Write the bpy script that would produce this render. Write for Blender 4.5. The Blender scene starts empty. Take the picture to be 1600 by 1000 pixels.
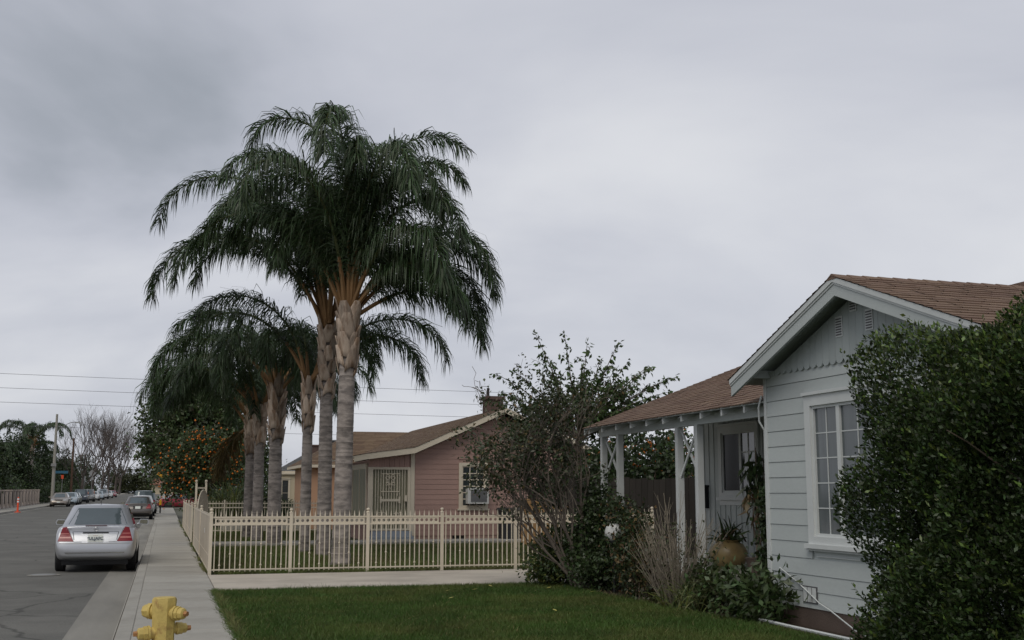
import bpy, bmesh, math, random
import numpy as np
from mathutils import Vector, Matrix
from mathutils.bvhtree import BVHTree
S = bpy.context.scene
COL = S.collection
R = math.radians
# ---------------------------------------------------------------- camera
F, VX, HY, CZ = 1800.0, 256.0, 770.0, 1.70
pitch = math.atan((HY-500)/F); yaw = math.atan((800-VX)/math.hypot(F, HY-500))
cam = bpy.data.cameras.new('camera'); co = bpy.data.objects.new('camera', cam); COL.objects.link(co)
cam.sensor_width = 36; cam.lens = 36*F/1600; cam.clip_start = .1; cam.clip_end = 3000
co.location = (0, 0, CZ); co.rotation_euler = (R(90)+pitch, 0, -yaw)
S.camera = co
RT = np.array([math.cos(yaw), -math.sin(yaw), 0.]); FH = np.array([math.sin(yaw), math.cos(yaw), 0.])
# ---------------------------------------------------------------- sky and sun
SUN_EL, SUN_AZ = R(50), R(215)         # azimuth clockwise from +Y
wd = bpy.data.worlds.new('World'); S.world = wd; wd.use_nodes = True
nt = wd.node_tree; nt.nodes.clear()
def N(nt, t, **kw):
    n = nt.nodes.new(t)
    for k, v in kw.items(): setattr(n, k, v)
    return n
L_ = lambda a, b: nt.links.new(a, b)
sky = N(nt, 'ShaderNodeTexSky', sky_type='NISHITA', sun_disc=False, sun_elevation=SUN_EL, sun_rotation=SUN_AZ)
bg1 = N(nt, 'ShaderNodeBackground'); bg1.inputs[1].default_value = .08; L_(sky.outputs[0], bg1.inputs[0])
tc = N(nt, 'ShaderNodeTexCoord'); sep = N(nt, 'ShaderNodeSeparateXYZ'); L_(tc.outputs['Generated'], sep.inputs[0])
mz = N(nt, 'ShaderNodeMath', operation='MAXIMUM'); L_(sep.outputs[2], mz.inputs[0]); mz.inputs[1].default_value = 0
az_ = N(nt, 'ShaderNodeMath', operation='ADD'); L_(mz.outputs[0], az_.inputs[0]); az_.inputs[1].default_value = .22
dx = N(nt, 'ShaderNodeMath', operation='DIVIDE'); L_(sep.outputs[0], dx.inputs[0]); L_(az_.outputs[0], dx.inputs[1])
dy = N(nt, 'ShaderNodeMath', operation='DIVIDE'); L_(sep.outputs[1], dy.inputs[0]); L_(az_.outputs[0], dy.inputs[1])
cb = N(nt, 'ShaderNodeCombineXYZ'); L_(dx.outputs[0], cb.inputs[0]); L_(dy.outputs[0], cb.inputs[1])
CLOUD_OFF = (5.0, 10.0, 1.9)
mp = N(nt, 'ShaderNodeMapping'); mp.inputs['Location'].default_value = CLOUD_OFF; L_(cb.outputs[0], mp.inputs[0])
n1 = N(nt, 'ShaderNodeTexNoise'); n1.inputs['Scale'].default_value = .75; n1.inputs['Detail'].default_value = 6; n1.inputs['Roughness'].default_value = .5
n1.inputs['Distortion'].default_value = .4
L_(mp.outputs[0], n1.inputs['Vector'])
ramp = N(nt, 'ShaderNodeValToRGB'); cr = ramp.color_ramp; cr.interpolation = 'B_SPLINE'
cr.elements[0].position = .3; cr.elements[0].color = (.335, .365, .41, 1)
cr.elements[1].position = .72; cr.elements[1].color = (.80, .81, .84, 1)
e = cr.elements.new(.42); e.color = (.545, .565, .635, 1); e = cr.elements.new(.56); e.color = (.645, .66, .72, 1)
gz = N(nt, 'ShaderNodeMath', operation='MULTIPLY_ADD'); L_(mz.outputs[0], gz.inputs[0]); gz.inputs[1].default_value = -.30; gz.inputs[2].default_value = .085
ga = N(nt, 'ShaderNodeMath', operation='ADD'); L_(n1.outputs[0], ga.inputs[0]); L_(gz.outputs[0], ga.inputs[1]); L_(ga.outputs[0], ramp.inputs[0])
bg2 = N(nt, 'ShaderNodeBackground'); L_(ramp.outputs[0], bg2.inputs[0]); bg2.inputs[1].default_value = .96
mx = N(nt, 'ShaderNodeMixShader'); mx.inputs[0].default_value = .93
wo = N(nt, 'ShaderNodeOutputWorld'); L_(bg1.outputs[0], mx.inputs[1]); L_(bg2.outputs[0], mx.inputs[2]); L_(mx.outputs[0], wo.inputs[0])
sl = bpy.data.lights.new('sun', 'SUN'); sl.energy = 1.5; sl.angle = R(40); sl.color = (1, .95, .86)
so = bpy.data.objects.new('sun', sl); COL.objects.link(so)
sd = Vector((math.sin(SUN_AZ)*math.cos(SUN_EL), math.cos(SUN_AZ)*math.cos(SUN_EL), math.sin(SUN_EL)))
so.rotation_euler = sd.to_track_quat('Z', 'Y').to_euler(); so.location = (20, 10, 40)
S.view_settings.view_transform = 'Standard'; S.view_settings.look = 'None'
S.view_settings.exposure = 0; S.view_settings.gamma = 1; S.view_settings.use_curve_mapping = False

# ---------------------------------------------------------------- helpers
MATS = {}
def M(name, col, rough=.8, metal=0., var=.12, scale=3., fine=.08, bump=0., bscale=60., island=0., objr=0., spec=.3, coat=0., stretch=(1, 1, 1), col2=None, hue=0., trans=0., emit=0., crack=0., band=(.45, .62)):
    m = bpy.data.materials.new(name); m.use_nodes = True; t = m.node_tree; b = t.nodes['Principled BSDF']
    ln = lambda a, c: t.links.new(a, c)
    tc = N(t, 'ShaderNodeTexCoord'); mp = N(t, 'ShaderNodeMapping'); mp.inputs['Scale'].default_value = stretch
    ln(tc.outputs['Object'], mp.inputs[0])
    na = N(t, 'ShaderNodeTexNoise'); na.inputs['Scale'].default_value = scale; na.inputs['Detail'].default_value = 6; ln(mp.outputs[0], na.inputs['Vector'])
    nb = N(t, 'ShaderNodeTexNoise'); nb.inputs['Scale'].default_value = bscale; nb.inputs['Detail'].default_value = 3; ln(mp.outputs[0], nb.inputs['Vector'])
    def mad(src, k, add):
        q = N(t, 'ShaderNodeMath', operation='MULTIPLY_ADD'); ln(src, q.inputs[0]); q.inputs[1].default_value = k
        if isinstance(add, (int, float)): q.inputs[2].default_value = add
        else: ln(add, q.inputs[2])
        return q.outputs[0]
    v = mad(na.outputs[0], var*2.4, 1-var*1.2); v = mad(nb.outputs[0], fine*2.4, v); v = mad(nb.outputs[0], 0, v)
    s = N(t, 'ShaderNodeMath', operation='SUBTRACT'); ln(v, s.inputs[0]); s.inputs[1].default_value = fine*1.2; v = s.outputs[0]
    g = None
    if island: 
        g = N(t, 'ShaderNodeNewGeometry'); v = mad(g.outputs['Random Per Island'], island*2, v)
        s = N(t, 'ShaderNodeMath', operation='SUBTRACT'); ln(v, s.inputs[0]); s.inputs[1].default_value = island; v = s.outputs[0]
    if objr:
        oi = N(t, 'ShaderNodeObjectInfo'); v = mad(oi.outputs['Random'], objr*2, v)
        s = N(t, 'ShaderNodeMath', operation='SUBTRACT'); ln(v, s.inputs[0]); s.inputs[1].default_value = objr; v = s.outputs[0]
    hs = N(t, 'ShaderNodeHueSaturation'); ln(v, hs.inputs['Value'])
    if hue and g:
        ln(mad(g.outputs['Random Per Island'], hue, .5-hue/2), hs.inputs['Hue'])
    if col2:
        mxn = N(t, 'ShaderNodeMix', data_type='RGBA'); mxn.inputs['A'].default_value = (*col, 1); mxn.inputs['B'].default_value = (*col2, 1)
        rp = N(t, 'ShaderNodeValToRGB'); rp.color_ramp.elements[0].position = band[0]; rp.color_ramp.elements[1].position = band[1]
        nc = N(t, 'ShaderNodeTexNoise'); nc.inputs['Scale'].default_value = scale*.6; nc.inputs['Detail'].default_value = 8; nc.inputs['Roughness'].default_value = .65; ln(mp.outputs[0], nc.inputs['Vector'])
        ln(nc.outputs[0], rp.inputs[0]); ln(rp.outputs[0], mxn.inputs['Factor']); ln(mxn.outputs['Result'], hs.inputs['Color'])
    else: hs.inputs['Color'].default_value = (*col, 1)
    if crack:
        vo = N(t, 'ShaderNodeTexVoronoi', feature='DISTANCE_TO_EDGE'); vo.inputs['Scale'].default_value = crack
        dv = N(t, 'ShaderNodeVectorMath', operation='MULTIPLY_ADD'); ln(na.outputs['Color'], dv.inputs[0]); dv.inputs[1].default_value = (1.1, 1.1, 0); ln(tc.outputs['Object'], dv.inputs[2]); ln(dv.outputs[0], vo.inputs['Vector'])
        cm = N(t, 'ShaderNodeMapRange'); ln(vo.outputs['Distance'], cm.inputs['Value']); cm.inputs['From Min'].default_value = .002; cm.inputs['From Max'].default_value = .035*crack; cm.inputs['To Min'].default_value = .55; cm.inputs['To Max'].default_value = 1
        qq = N(t, 'ShaderNodeMath', operation='MULTIPLY'); ln(v, qq.inputs[0]); ln(cm.outputs[0], qq.inputs[1]); ln(qq.outputs[0], hs.inputs['Value'])
    ln(hs.outputs[0], b.inputs['Base Color'])
    b.inputs['Roughness'].default_value = rough; b.inputs['Metallic'].default_value = metal
    b.inputs['Specular IOR Level'].default_value = spec
    if coat: b.inputs['Coat Weight'].default_value = coat; b.inputs['Coat Roughness'].default_value = .04
    if bump:
        bp = N(t, 'ShaderNodeBump'); bp.inputs['Strength'].default_value = bump; bp.inputs['Distance'].default_value = .01
        ln(nb.outputs[0], bp.inputs['Height']); ln(bp.outputs[0], b.inputs['Normal'])
    if trans:
        out = t.nodes['Material Output']; tr = N(t, 'ShaderNodeBsdfTranslucent'); ln(hs.outputs[0], tr.inputs[0])
        ms = N(t, 'ShaderNodeMixShader'); ms.inputs[0].default_value = trans; ln(b.outputs[0], ms.inputs[1]); ln(tr.outputs[0], ms.inputs[2]); ln(ms.outputs[0], out.inputs[0])
    if emit:
        b.inputs['Emission Color'].default_value = (*col, 1); b.inputs['Emission Strength'].default_value = emit
    MATS[name] = m
    return m

class MB:
    def __init__(s): s.v = []; s.f = []; s.mi = []
    def add(s, vs, fs, mi=0):
        o = len(s.v); s.v += [tuple(float(c) for c in p) for p in vs]; s.f += [tuple(i+o for i in f) for f in fs]; s.mi += [mi]*len(fs)
    def hexa(s, p, mi=0):     # 8 points: bottom 0-3, top 4-7
        s.add(p, [(0, 3, 2, 1), (4, 5, 6, 7), (0, 1, 5, 4), (1, 2, 6, 5), (2, 3, 7, 6), (3, 0, 4, 7)], mi)
    def box(s, a, b, mi=0):
        x0, y0, z0 = a; x1, y1, z1 = b
        s.hexa([(x0, y0, z0), (x1, y0, z0), (x1, y1, z0), (x0, y1, z0), (x0, y0, z1), (x1, y0, z1), (x1, y1, z1), (x0, y1, z1)], mi)
    def wbox(s, m, u0, u1, v0, v1, d0, d1, mi=0, top=None):
        # box on a wall; d0 back, d1 front; top: front offset at the top edge (lapped board)
        d2 = d1 if top is None else top
        s.hexa([m(u0, v0, d0), m(u1, v0, d0), m(u1, v0, d1), m(u0, v0, d1), m(u0, v1, d0), m(u1, v1, d0), m(u1, v1, d2), m(u0, v1, d2)], mi)
    def prism(s, pts, vec, mi=0):
        n = len(pts); vec = Vector(vec); q = [Vector(p) for p in pts]
        s.add([*q, *[p+vec for p in q]], [tuple(range(n))[::-1], tuple(range(n, 2*n))] + [(i, (i+1) % n, n+(i+1) % n, n+i) for i in range(n)], mi)
    def tube(s, pts, r, seg=6, mi=0, cap=True):
        pts = [Vector(p) for p in pts]; n = len(pts)
        rs = r if hasattr(r, '__len__') else [r]*n
        vs = []; pv = None
        for i, p in enumerate(pts):
            t = (pts[min(i+1, n-1)]-pts[max(i-1, 0)])
            if t.length < 1e-9: t = Vector((0, 0, 1))
            t.normalize()
            a = t.orthogonal().normalized() if pv is None else (pv - t*pv.dot(t))
            if a.length < 1e-6: a = t.orthogonal()
            a.normalize(); pv = a; b = t.cross(a)
            for k in range(seg):
                an = 2*math.pi*k/seg; vs.append(p + (a*math.cos(an)+b*math.sin(an))*rs[i])
        fs = [(i*seg+k, i*seg+(k+1) % seg, (i+1)*seg+(k+1) % seg, (i+1)*seg+k) for i in range(n-1) for k in range(seg)]
        if cap: fs += [tuple(range(seg))[::-1], tuple(range((n-1)*seg, n*seg))]
        s.add(vs, fs, mi)
    def lathe(s, prof, c=(0, 0, 0), axis='z', seg=16, mi=0, phase=0.):
        vs = []; n = len(prof)
        for r, h in prof:
            for k in range(seg):
                an = 2*math.pi*k/seg+phase; a, b = r*math.cos(an), r*math.sin(an)
                p = (a, b, h) if axis == 'z' else ((h, a, b) if axis == 'x' else (a, h, b))
                vs.append((c[0]+p[0], c[1]+p[1], c[2]+p[2]))
        fs = [(i*seg+k, i*seg+(k+1) % seg, (i+1)*seg+(k+1) % seg, (i+1)*seg+k) for i in range(n-1) for k in range(seg)]
        fs += [tuple(range(seg))[::-1], tuple(range((n-1)*seg, n*seg))]
        s.add(vs, fs, mi)
    def mesh(s, name, mats, smooth=0, recalc=True):
        me = bpy.data.meshes.new(name); me.from_pydata(s.v, [], s.f)
        for m in (mats if isinstance(mats, (list, tuple)) else [mats]): me.materials.append(m)
        if any(s.mi): me.polygons.foreach_set('material_index', s.mi)
        if recalc:
            bm = bmesh.new(); bm.from_mesh(me); bmesh.ops.recalc_face_normals(bm, faces=bm.faces); bm.to_mesh(me); bm.free()
        if smooth:
            me.polygons.foreach_set('use_smooth', [True]*len(me.polygons))
            if smooth < 180: me.set_sharp_from_angle(angle=R(smooth))
        me.update(); return me
    def build(s, name, mats, parent=None, smooth=0, recalc=True):
        return obj(name, s.mesh(name, mats, smooth, recalc), parent)

def obj(name, me, parent=None, loc=None):
    o = bpy.data.objects.new(name, me); COL.objects.link(o)
    if parent is not None:
        o.parent = parent
        if parent.get('wroot'): o.matrix_parent_inverse = Matrix.Translation(-parent.location)
    if loc is not None: o.location = loc
    return o
def tag(o, label=None, cat=None, group=None, kind=None):
    if label: o['label'] = label
    if cat: o['category'] = cat
    if group: o['group'] = group
    if kind: o['kind'] = kind
    return o
def thing(name, label, cat, loc=(0, 0, 0), group=None, world=True, rz=0.):
    # world=True: parts are modelled in world coordinates; otherwise local to the base
    o = bpy.data.objects.new(name, None); COL.objects.link(o); o.location = loc; o.empty_display_size = .2
    if world: o['wroot'] = 1
    else: o.rotation_euler.z = rz
    return tag(o, label, cat, group)
def copy_tree(o, parent=None):
    c = o.copy(); COL.objects.link(c); c.parent = parent
    for ch in list(o.children): copy_tree(ch, c)
    return c
def wx(c): return lambda u, v, d: (c-d, u, v)      # wall facing -X
def wy(c): return lambda u, v, d: (u, c-d, v)      # wall facing -Y
def np_mesh(name, V, nper, mats, mi=None, smooth=False):
    # V: (n, nper, 3) polygons with own vertices
    n = len(V); me = bpy.data.meshes.new(name)
    me.vertices.add(n*nper); me.vertices.foreach_set('co', np.ascontiguousarray(V, dtype=np.float32).ravel())
    me.loops.add(n*nper); me.loops.foreach_set('vertex_index', np.arange(n*nper, dtype=np.int32))
    me.polygons.add(n); me.polygons.foreach_set('loop_start', np.arange(0, n*nper, nper, dtype=np.int32))
    me.polygons.foreach_set('loop_total', np.full(n, nper, dtype=np.int32))
    for m in (mats if isinstance(mats, (list, tuple)) else [mats]): me.materials.append(m)
    if mi is not None: me.polygons.foreach_set('material_index', np.asarray(mi, dtype=np.int32))
    me.update(calc_edges=True); return me
def unit(a): return a/np.maximum(np.linalg.norm(a, axis=-1, keepdims=True), 1e-9)
def rise(y): return .004*max(0., y-60)

def leaves(C, rng, ln=.05, wd=.025, up=.3, D=None, jit=.9):
    # leaf quads (folded diamond) at points C; D preferred direction
    n = len(C); d = rng.normal(size=(n, 3))*jit
    if D is not None: d = d*.6+D
    d[:, 2] += up; d = unit(d)
    w = unit(np.cross(d, rng.normal(size=(n, 3))))
    l = ln*rng.uniform(.6, 1.3, (n, 1)); ww = wd*rng.uniform(.6, 1.3, (n, 1))
    nn = np.cross(d, w)
    return np.stack([C, C+d*l*.5+w*ww+nn*ww*.35, C+d*l, C+d*l*.5-w*ww+nn*ww*.35], 1)

# ---------------------------------------------------------------- materials
asphalt = M('asphalt', (.118, .115, .105), .92, var=.2, scale=.7, fine=.4, bump=.4, bscale=45, col2=(.150, .146, .133), crack=.22)
concrete = M('concrete', (.35, .333, .298), .9, var=.16, scale=1.7, fine=.16, bump=.15, bscale=70, objr=.09, col2=(.30, .283, .25))
concrete_gutter = M('concrete_gutter', (.25, .238, .212), .9, var=.22, scale=.8, fine=.1, bump=.1, bscale=100, stretch=(2, .3, 1), col2=(.205, .195, .175))
concrete_warm = M('concrete_warm', (.48, .43, .365), .9, var=.2, scale=.9, fine=.08, bump=.1, bscale=100, col2=(.37, .33, .28))
soil = M('soil', (.045, .032, .022), .95, var=.35, scale=6, fine=.3, bump=.8, bscale=30)
turf = M('turf', (.042, .064, .016), .95, var=.3, scale=2, fine=.3, bump=.5, bscale=80)
dryturf = M('dry_turf', (.055, .065, .02), .95, var=.3, scale=1.5, fine=.3, bump=.5, bscale=80)
grassm = M('grass_blade', (.060, .108, .020), .6, col2=(.115, .125, .034), band=(.45, .68), var=.5, scale=1.1, fine=0, island=.35, hue=.04, trans=.25)
grassd = M('grass_blade_dry', (.105, .135, .036), .6, col2=(.17, .15, .06), band=(.42, .7), var=.4, scale=.9, fine=0, island=.4, hue=.08, trans=.25)
farground = M('far_ground', (.10, .10, .075), .95, var=.3, scale=.1)
ironp = M('iron_cream', (.60, .53, .42), .5, var=.12, scale=2.5, fine=.08, objr=.05)
ironsheet = M('iron_sheet', (.47, .405, .31), .55, var=.1, scale=1.5, fine=.05, col2=(.43, .365, .28), bump=.05, bscale=5)
housep = M('grey_blue_paint', (.45, .482, .472), .6, var=.12, scale=1.6, fine=.05, objr=.045, bump=.06, bscale=40, stretch=(1, .3, 1))
trimw = M('white_trim_paint', (.56, .58, .57), .55, var=.1, scale=3, fine=.05)
gablep = M('gable_board_paint', (.37, .405, .40), .65, var=.1, scale=2, fine=.05, stretch=(1, 1, .25), objr=.05)
found = M('foundation_stucco', (.105, .078, .064), .95, var=.2, scale=4, bump=.4, bscale=50)
shing = M('brown_shingle', (.178, .118, .087), .95, var=.15, scale=.9, fine=.2, island=.11, hue=.015, bump=.4, bscale=120)
shing2 = M('dull_brown_shingle', (.155, .105, .07), .95, var=.15, scale=.9, fine=.2, island=.16, hue=.015, bump=.4, bscale=120)
shingg = M('grey_shingle', (.115, .115, .115), .95, var=.15, scale=.9, fine=.2, island=.15)
pinkp = M('mauve_paint', (.36, .232, .196), .75, var=.12, scale=1.5, fine=.05, objr=.05)
cream = M('cream_paint', (.60, .53, .42), .6, var=.07, scale=3, fine=.04)
salmon = M('salmon_stucco', (.44, .265, .17), .9, var=.08, scale=2, bump=.2, bscale=40)
tanst = M('tan_stucco', (.48, .41, .29), .9, var=.08, scale=2, bump=.2, bscale=40)
glassp = M('porch_glass', (.02, .022, .024), .1, var=.3, scale=2, fine=0, spec=.15)
glassd = M('window_glass', (.035, .042, .045), .04, var=.3, scale=2, fine=0, spec=.9)
glassc = M('curtained_glass', (.095, .11, .115), .1, var=.35, scale=2.5, fine=0, spec=.6, stretch=(1, 5, .4))
glassg = M('greenish_screen', (.27, .265, .19), .35, var=.2, scale=5, fine=.1, stretch=(1, 4, .5))
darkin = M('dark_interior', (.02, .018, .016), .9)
black = M('black_plastic', (.015, .015, .016), .45, var=.05)
acm = M('appliance_white', (.52, .52, .5), .5, var=.05)
acg = M('appliance_grille', (.10, .10, .105), .6)
wood = M('new_wood', (.42, .25, .115), .8, var=.2, scale=6, fine=.12, stretch=(1, 1, .12), objr=.12)
oldwood = M('old_wood', (.034, .029, .025), .9, var=.25, scale=6, fine=.15, stretch=(1, 1, .12), objr=.2)
stepm = M('step_paint', (.27, .30, .34), .8)
brick = M('chimney_brick', (.10, .065, .055), .95, var=.3, scale=12)
hyd = M('hydrant_yellow', (.53, .40, .125), .55, var=.15, scale=14, fine=.12, bump=.3, bscale=45, col2=(.33, .20, .07), band=(.54, .66))
brass = M('rusty_brass', (.40, .20, .085), .55, metal=.3, var=.3, scale=30)
steelm = M('galvanised', (.26, .26, .255), .6, metal=.3, var=.1)
polec = M('pole_concrete', (.30, .285, .25), .9, var=.1)
polew = M('pole_wood', (.10, .06, .042), .95, var=.2)
wirem = M('wire', (.10, .10, .11), .7)
signy = M('sign_yellow', (.75, .36, .01), .5)
signg = M('sign_back', (.30, .30, .30), .5, metal=.4)
orangep = M('delineator_orange', (.75, .10, .04), .5)
whitep = M('white_band', (.75, .75, .75), .5)
bark = M('bark', (.11, .085, .065), .95, var=.3, scale=12, bump=.5, bscale=40)
twigm = M('dry_twig', (.135, .112, .092), .9, var=.3, scale=5, island=.25)
twigpale = M('straw_twig', (.215, .185, .14), .9, var=.3, scale=5, island=.3)
baretwig = M('bare_branch', (.085, .07, .063), .9, var=.2, scale=2, island=.2)
palmt = M('palm_trunk', (.30, .262, .236), .95, var=.4, scale=5, fine=.15, bump=.5, bscale=50, stretch=(1, 1, 2.5), col2=(.165, .145, .132))
boot = M('palm_boot', (.42, .335, .265), .9, var=.4, scale=5, fine=.15, stretch=(2.5, 2.5, .5), objr=.35, col2=(.22, .145, .095))
petio = M('palm_petiole', (.22, .125, .055), .7, var=.2, scale=3, island=.15)
palmleaf = M('palm_leaflet', (.042, .070, .024), .5, var=.25, scale=.8, fine=0, island=.5, hue=.05, spec=.5, trans=.18)
palmold = M('palm_leaflet_old', (.12, .085, .03), .6, var=.2, scale=1, fine=0, island=.4, trans=.15)
def leafm(name, c, isl=.45, hue=.05, rough=.45, tr=.22): return M(name, c, rough, var=.25, scale=1.5, fine=0, island=isl, hue=hue, spec=.45, trans=tr)
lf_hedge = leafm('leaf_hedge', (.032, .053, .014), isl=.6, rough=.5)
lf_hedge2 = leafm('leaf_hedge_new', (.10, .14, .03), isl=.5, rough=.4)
lf_dark = leafm('leaf_dark', (.034, .052, .019))
lf_mid = leafm('leaf_mid', (.055, .083, .027))
lf_olive = leafm('leaf_olive', (.055, .062, .025))
lf_yell = leafm('leaf_yellowish', (.11, .12, .03))
lf_spray = leafm('leaf_spray', (.068, .105, .03), rough=.4)
lf_brown = leafm('leaf_brown', (.13, .085, .04))
fruit = M('orange_fruit', (.55, .155, .018), .5, var=.15, island=.2)
strap = leafm('strap_leaf', (.13, .14, .055))
terra = M('ochre_glaze', (.30, .225, .10), .35, var=.2, scale=5, spec=.5, col2=(.24, .17, .075))
globe_m = M('white_globe', (.55, .55, .53), .4)

# ================================================================ GROUND
def strip(name, x0, x1, z0, z1, y0, y1, m, kind='structure', step=10.):
    b = MB(); ys = np.arange(y0, y1+.01, step); vs = []
    for y in ys: vs += [(x0, y, z0+rise(y)), (x1, y, z1+rise(y))]
    b.add(vs, [(2*i, 2*i+1, 2*i+3, 2*i+2) for i in range(len(ys)-1)])
    o = b.build(name, m, recalc=False); return tag(o, kind=kind)
g = MB(); ys_ = [-200, 60, 200, 420, 2500]; vs = []
for y in ys_: vs += [(-1500, y, -.06+rise(min(y, 420))), (1500, y, -.06+rise(min(y, 420)))]
g.add(vs, [(2*i, 2*i+1, 2*i+3, 2*i+2) for i in range(4)]); tag(g.build('ground', farground, recalc=False), kind='structure')
LK = -11.3
strip('road', LK, -1.06, .015, .004, -10, 420, asphalt)
strip('gutter', -1.062, -.47, .008, -.012, -10, 420, concrete_gutter)
strip('opposite_gutter', LK-.02, LK+.5, .012, .02, -10, 420, concrete_gutter)
jointm = M('joint_dirt', (.085, .075, .058), .95)
sw_base = strip('sidewalk', -.46, .87, .138, .138, -10, 420, concrete); sw_base.data.materials[0] = jointm
sb_ = strip('sidewalk_far', -.46, .87, .15, .15, 70, 420, concrete); sw_base.name = 'sidewalk'
slab_me = MB(); slab_me.box((-.27, 0, .03), (.86, 1.502, .15)); slab_me = slab_me.mesh('slab', concrete)
bm = bmesh.new(); bm.from_mesh(slab_me); bmesh.ops.bevel(bm, geom=bm.edges[:], offset=.008, segments=1, affect='EDGES'); bm.to_mesh(slab_me); bm.free()
rng = random.Random(3)
for i in range(-3, 46):
    y = .35+i*1.52; obj('slab', slab_me, sw_base, (0, y, rise(y)+rng.uniform(-.002, .003)))
kb = MB(); kb.prism([(-.5, 0, -.05), (-.455, 0, .13), (-.435, 0, .15), (-.282, 0, .15), (-.282, 0, -.05)], (0, 3.03, 0)); kme = kb.mesh('kerb_stone', concrete)
kerb = strip('kerb', -.47, -.27, .135, .14, -10, 420, concrete)
for i in range(-2, 40):
    y = 1.9+i*3.04; obj('kerb_stone', kme, kerb, (0, y, rise(y)))
b = MB()
for y in range(120, 420, 10): b.hexa([(-.5, y, rise(y)-.05), (-.27, y, rise(y)-.05), (-.27, y+10, rise(y+10)-.05), (-.5, y+10, rise(y+10)-.05), (-.45, y, rise(y)+.15), (-.27, y, rise(y)+.15), (-.27, y+10, rise(y+10)+.15), (-.45, y+10, rise(y+10)+.15)])
b.build('kerb_run', concrete, kerb)
b = MB()
for y in range(-10, 420, 10):
    b.hexa([(LK-1.9, y, rise(y)-.05), (LK, y, rise(y)-.05), (LK, y+10, rise(y+10)-.05), (LK-1.9, y+10, rise(y+10)-.05), (LK-1.9, y, rise(y)+.15), (LK, y, rise(y)+.15), (LK, y+10, rise(y+10)+.15), (LK-1.9, y+10, rise(y+10)+.15)])
tag(b.build('opposite_sidewalk', concrete), kind='structure')
# lawns, walkways, bed
b = MB(); b.add([(.87, -3, .13), (6.9, -3, .13), (6.95, 12.6, .13), (6.72, 15, .13), (6.6, 17, .13), (6.6, 19.5, .13), (.87, 19.45, .13)], [tuple(range(7))]); tag(b.build('lawn', turf), kind='structure')
b = MB(); b.add([(6.5, -3, .12), (16, -3, .12), (16, 22, .12), (6.5, 22, .12)], [(0, 1, 2, 3)]); tag(b.build('flower_bed', soil), kind='structure')
b = MB(); b.box((.868, 19.5, .02), (9.5, 23.12, .154)); tag(b.build('driveway', concrete_warm), kind='structure')
b = MB(); b.add([(.9, 23.12, .14), (13.5, 23.12, .14), (13.5, 60, .14), (.9, 60, .14)], [(0, 1, 2, 3)]); tag(b.build('front_yard', dryturf), kind='structure')
wk = MB(); wk.box((1.35, 35.0, .05), (12, 36.7, .235)); tag(wk.build('walkway', concrete), kind='structure')
b = MB(); b.box((-1.9+LK-14, -10, -.03), (LK-1.9, 420, .1)); tag(b.build('far_yard', dryturf), kind='structure')
# manhole cover
t = thing('manhole_cover', 'round cast iron cover set in the asphalt behind the silver sedan', 'manhole', (-2.32, 26.2, .02))
b = MB(); b.lathe([(.25, .0), (.25, .012), (.0, .014)], (-2.32, 26.2, .012), seg=24); b.build('lid', steelm, t)
b = MB(); b.lathe([(.33, .0), (.33, .004), (.26, .006), (.26, 0)], (-2.32, 26.2, .012), seg=24); b.build('ring', concrete_gutter, t)

def grass(name, n, region, m, h, rng, label, z=.13, lean=.5, w=.006):
    P = region(n, rng); n = len(P); B = np.column_stack([P, np.full(n, z)])
    hh = h*rng.uniform(.5, 1.25, (n, 1)); a = rng.uniform(0, 6.283, n); d = np.column_stack([np.cos(a), np.sin(a), np.zeros(n)])
    l = rng.normal(size=(n, 2))*lean; tip = B+np.column_stack([l*hh, hh])
    V = np.stack([B-d*w, B+d*w, tip], 1)
    o = obj(name, np_mesh(name, V, 3, m)); return tag(o, label, 'grass', kind='stuff')
nr = np.random.default_rng(5)
def reg1(n, r):
    P = np.column_stack([r.uniform(.84, 6.95, n), 9.5+r.random(n)**1.15*10.05])
    return P[(P[:, 0] < np.interp(P[:, 1], [9, 12.6, 15, 17, 20], [6.95, 6.95, 6.72, 6.6, 6.6])+r.normal(size=n)*.04)]
grass('lawn_grass', 260000, reg1, grassm, .055, nr, 'short dense green lawn grass beside the sidewalk', w=.005)
def reg2(n, r):
    P = np.column_stack([r.uniform(.95, 13, n), r.uniform(23.3, 50, n)])
    return P[((P[:, 1] < 34.98) | (P[:, 1] > 36.72)) & ~((P[:, 1] > 37.2) & (P[:, 0] > 6.0))]
grass('yard_grass', 170000, reg2, grassd, .075, nr, 'patchy yellowing grass in the yard behind the cream fence', z=.14, w=.008)
def reg3(n, r):
    k = n//3
    A = np.column_stack([r.normal(.86, .03, k), 23.5+r.random(k)**1.5*45]); B = np.column_stack([r.uniform(.9, 8.5, k), r.normal(23.17, .025, k)])
    C = np.column_stack([r.normal(.86, .025, k), r.uniform(9, 19.5, k)])
    Q = np.concatenate([A, B, C]); keep = np.sin(Q[:, 0]*3.1+Q[:, 1]*1.7)+np.sin(Q[:, 1]*.63+Q[:, 0]*5) > -.1
    return Q[keep]
grass('fence_weeds', 6500, reg3, grassd, .09, nr, 'thin weeds growing along the foot of the cream fence', z=.14, lean=.7, w=.006)
fallenm = M('fallen_yellow', (.42, .38, .10), .6)
for i in range(16):
    x, y = rng.uniform(3.8, 6.6), rng.uniform(13.8, 18.6)
    b = MB(); a = rng.uniform(0, 6.28); c, s_ = math.cos(a), math.sin(a); l, w = .05, .022
    b.add([(0, 0, 0), (c*l-s_*w, s_*l+c*w, .012), (c*2*l, s_*2*l, .02), (c*l+s_*w, s_*l-c*w, .012)], [(0, 1, 2, 3)])
    o = b.build('fallen_leaf', fallenm)
    o.location = (x, y, .185); tag(o, 'pale yellow leaf fallen on the green lawn', 'leaf', 'fallen leaves on the lawn')

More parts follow.
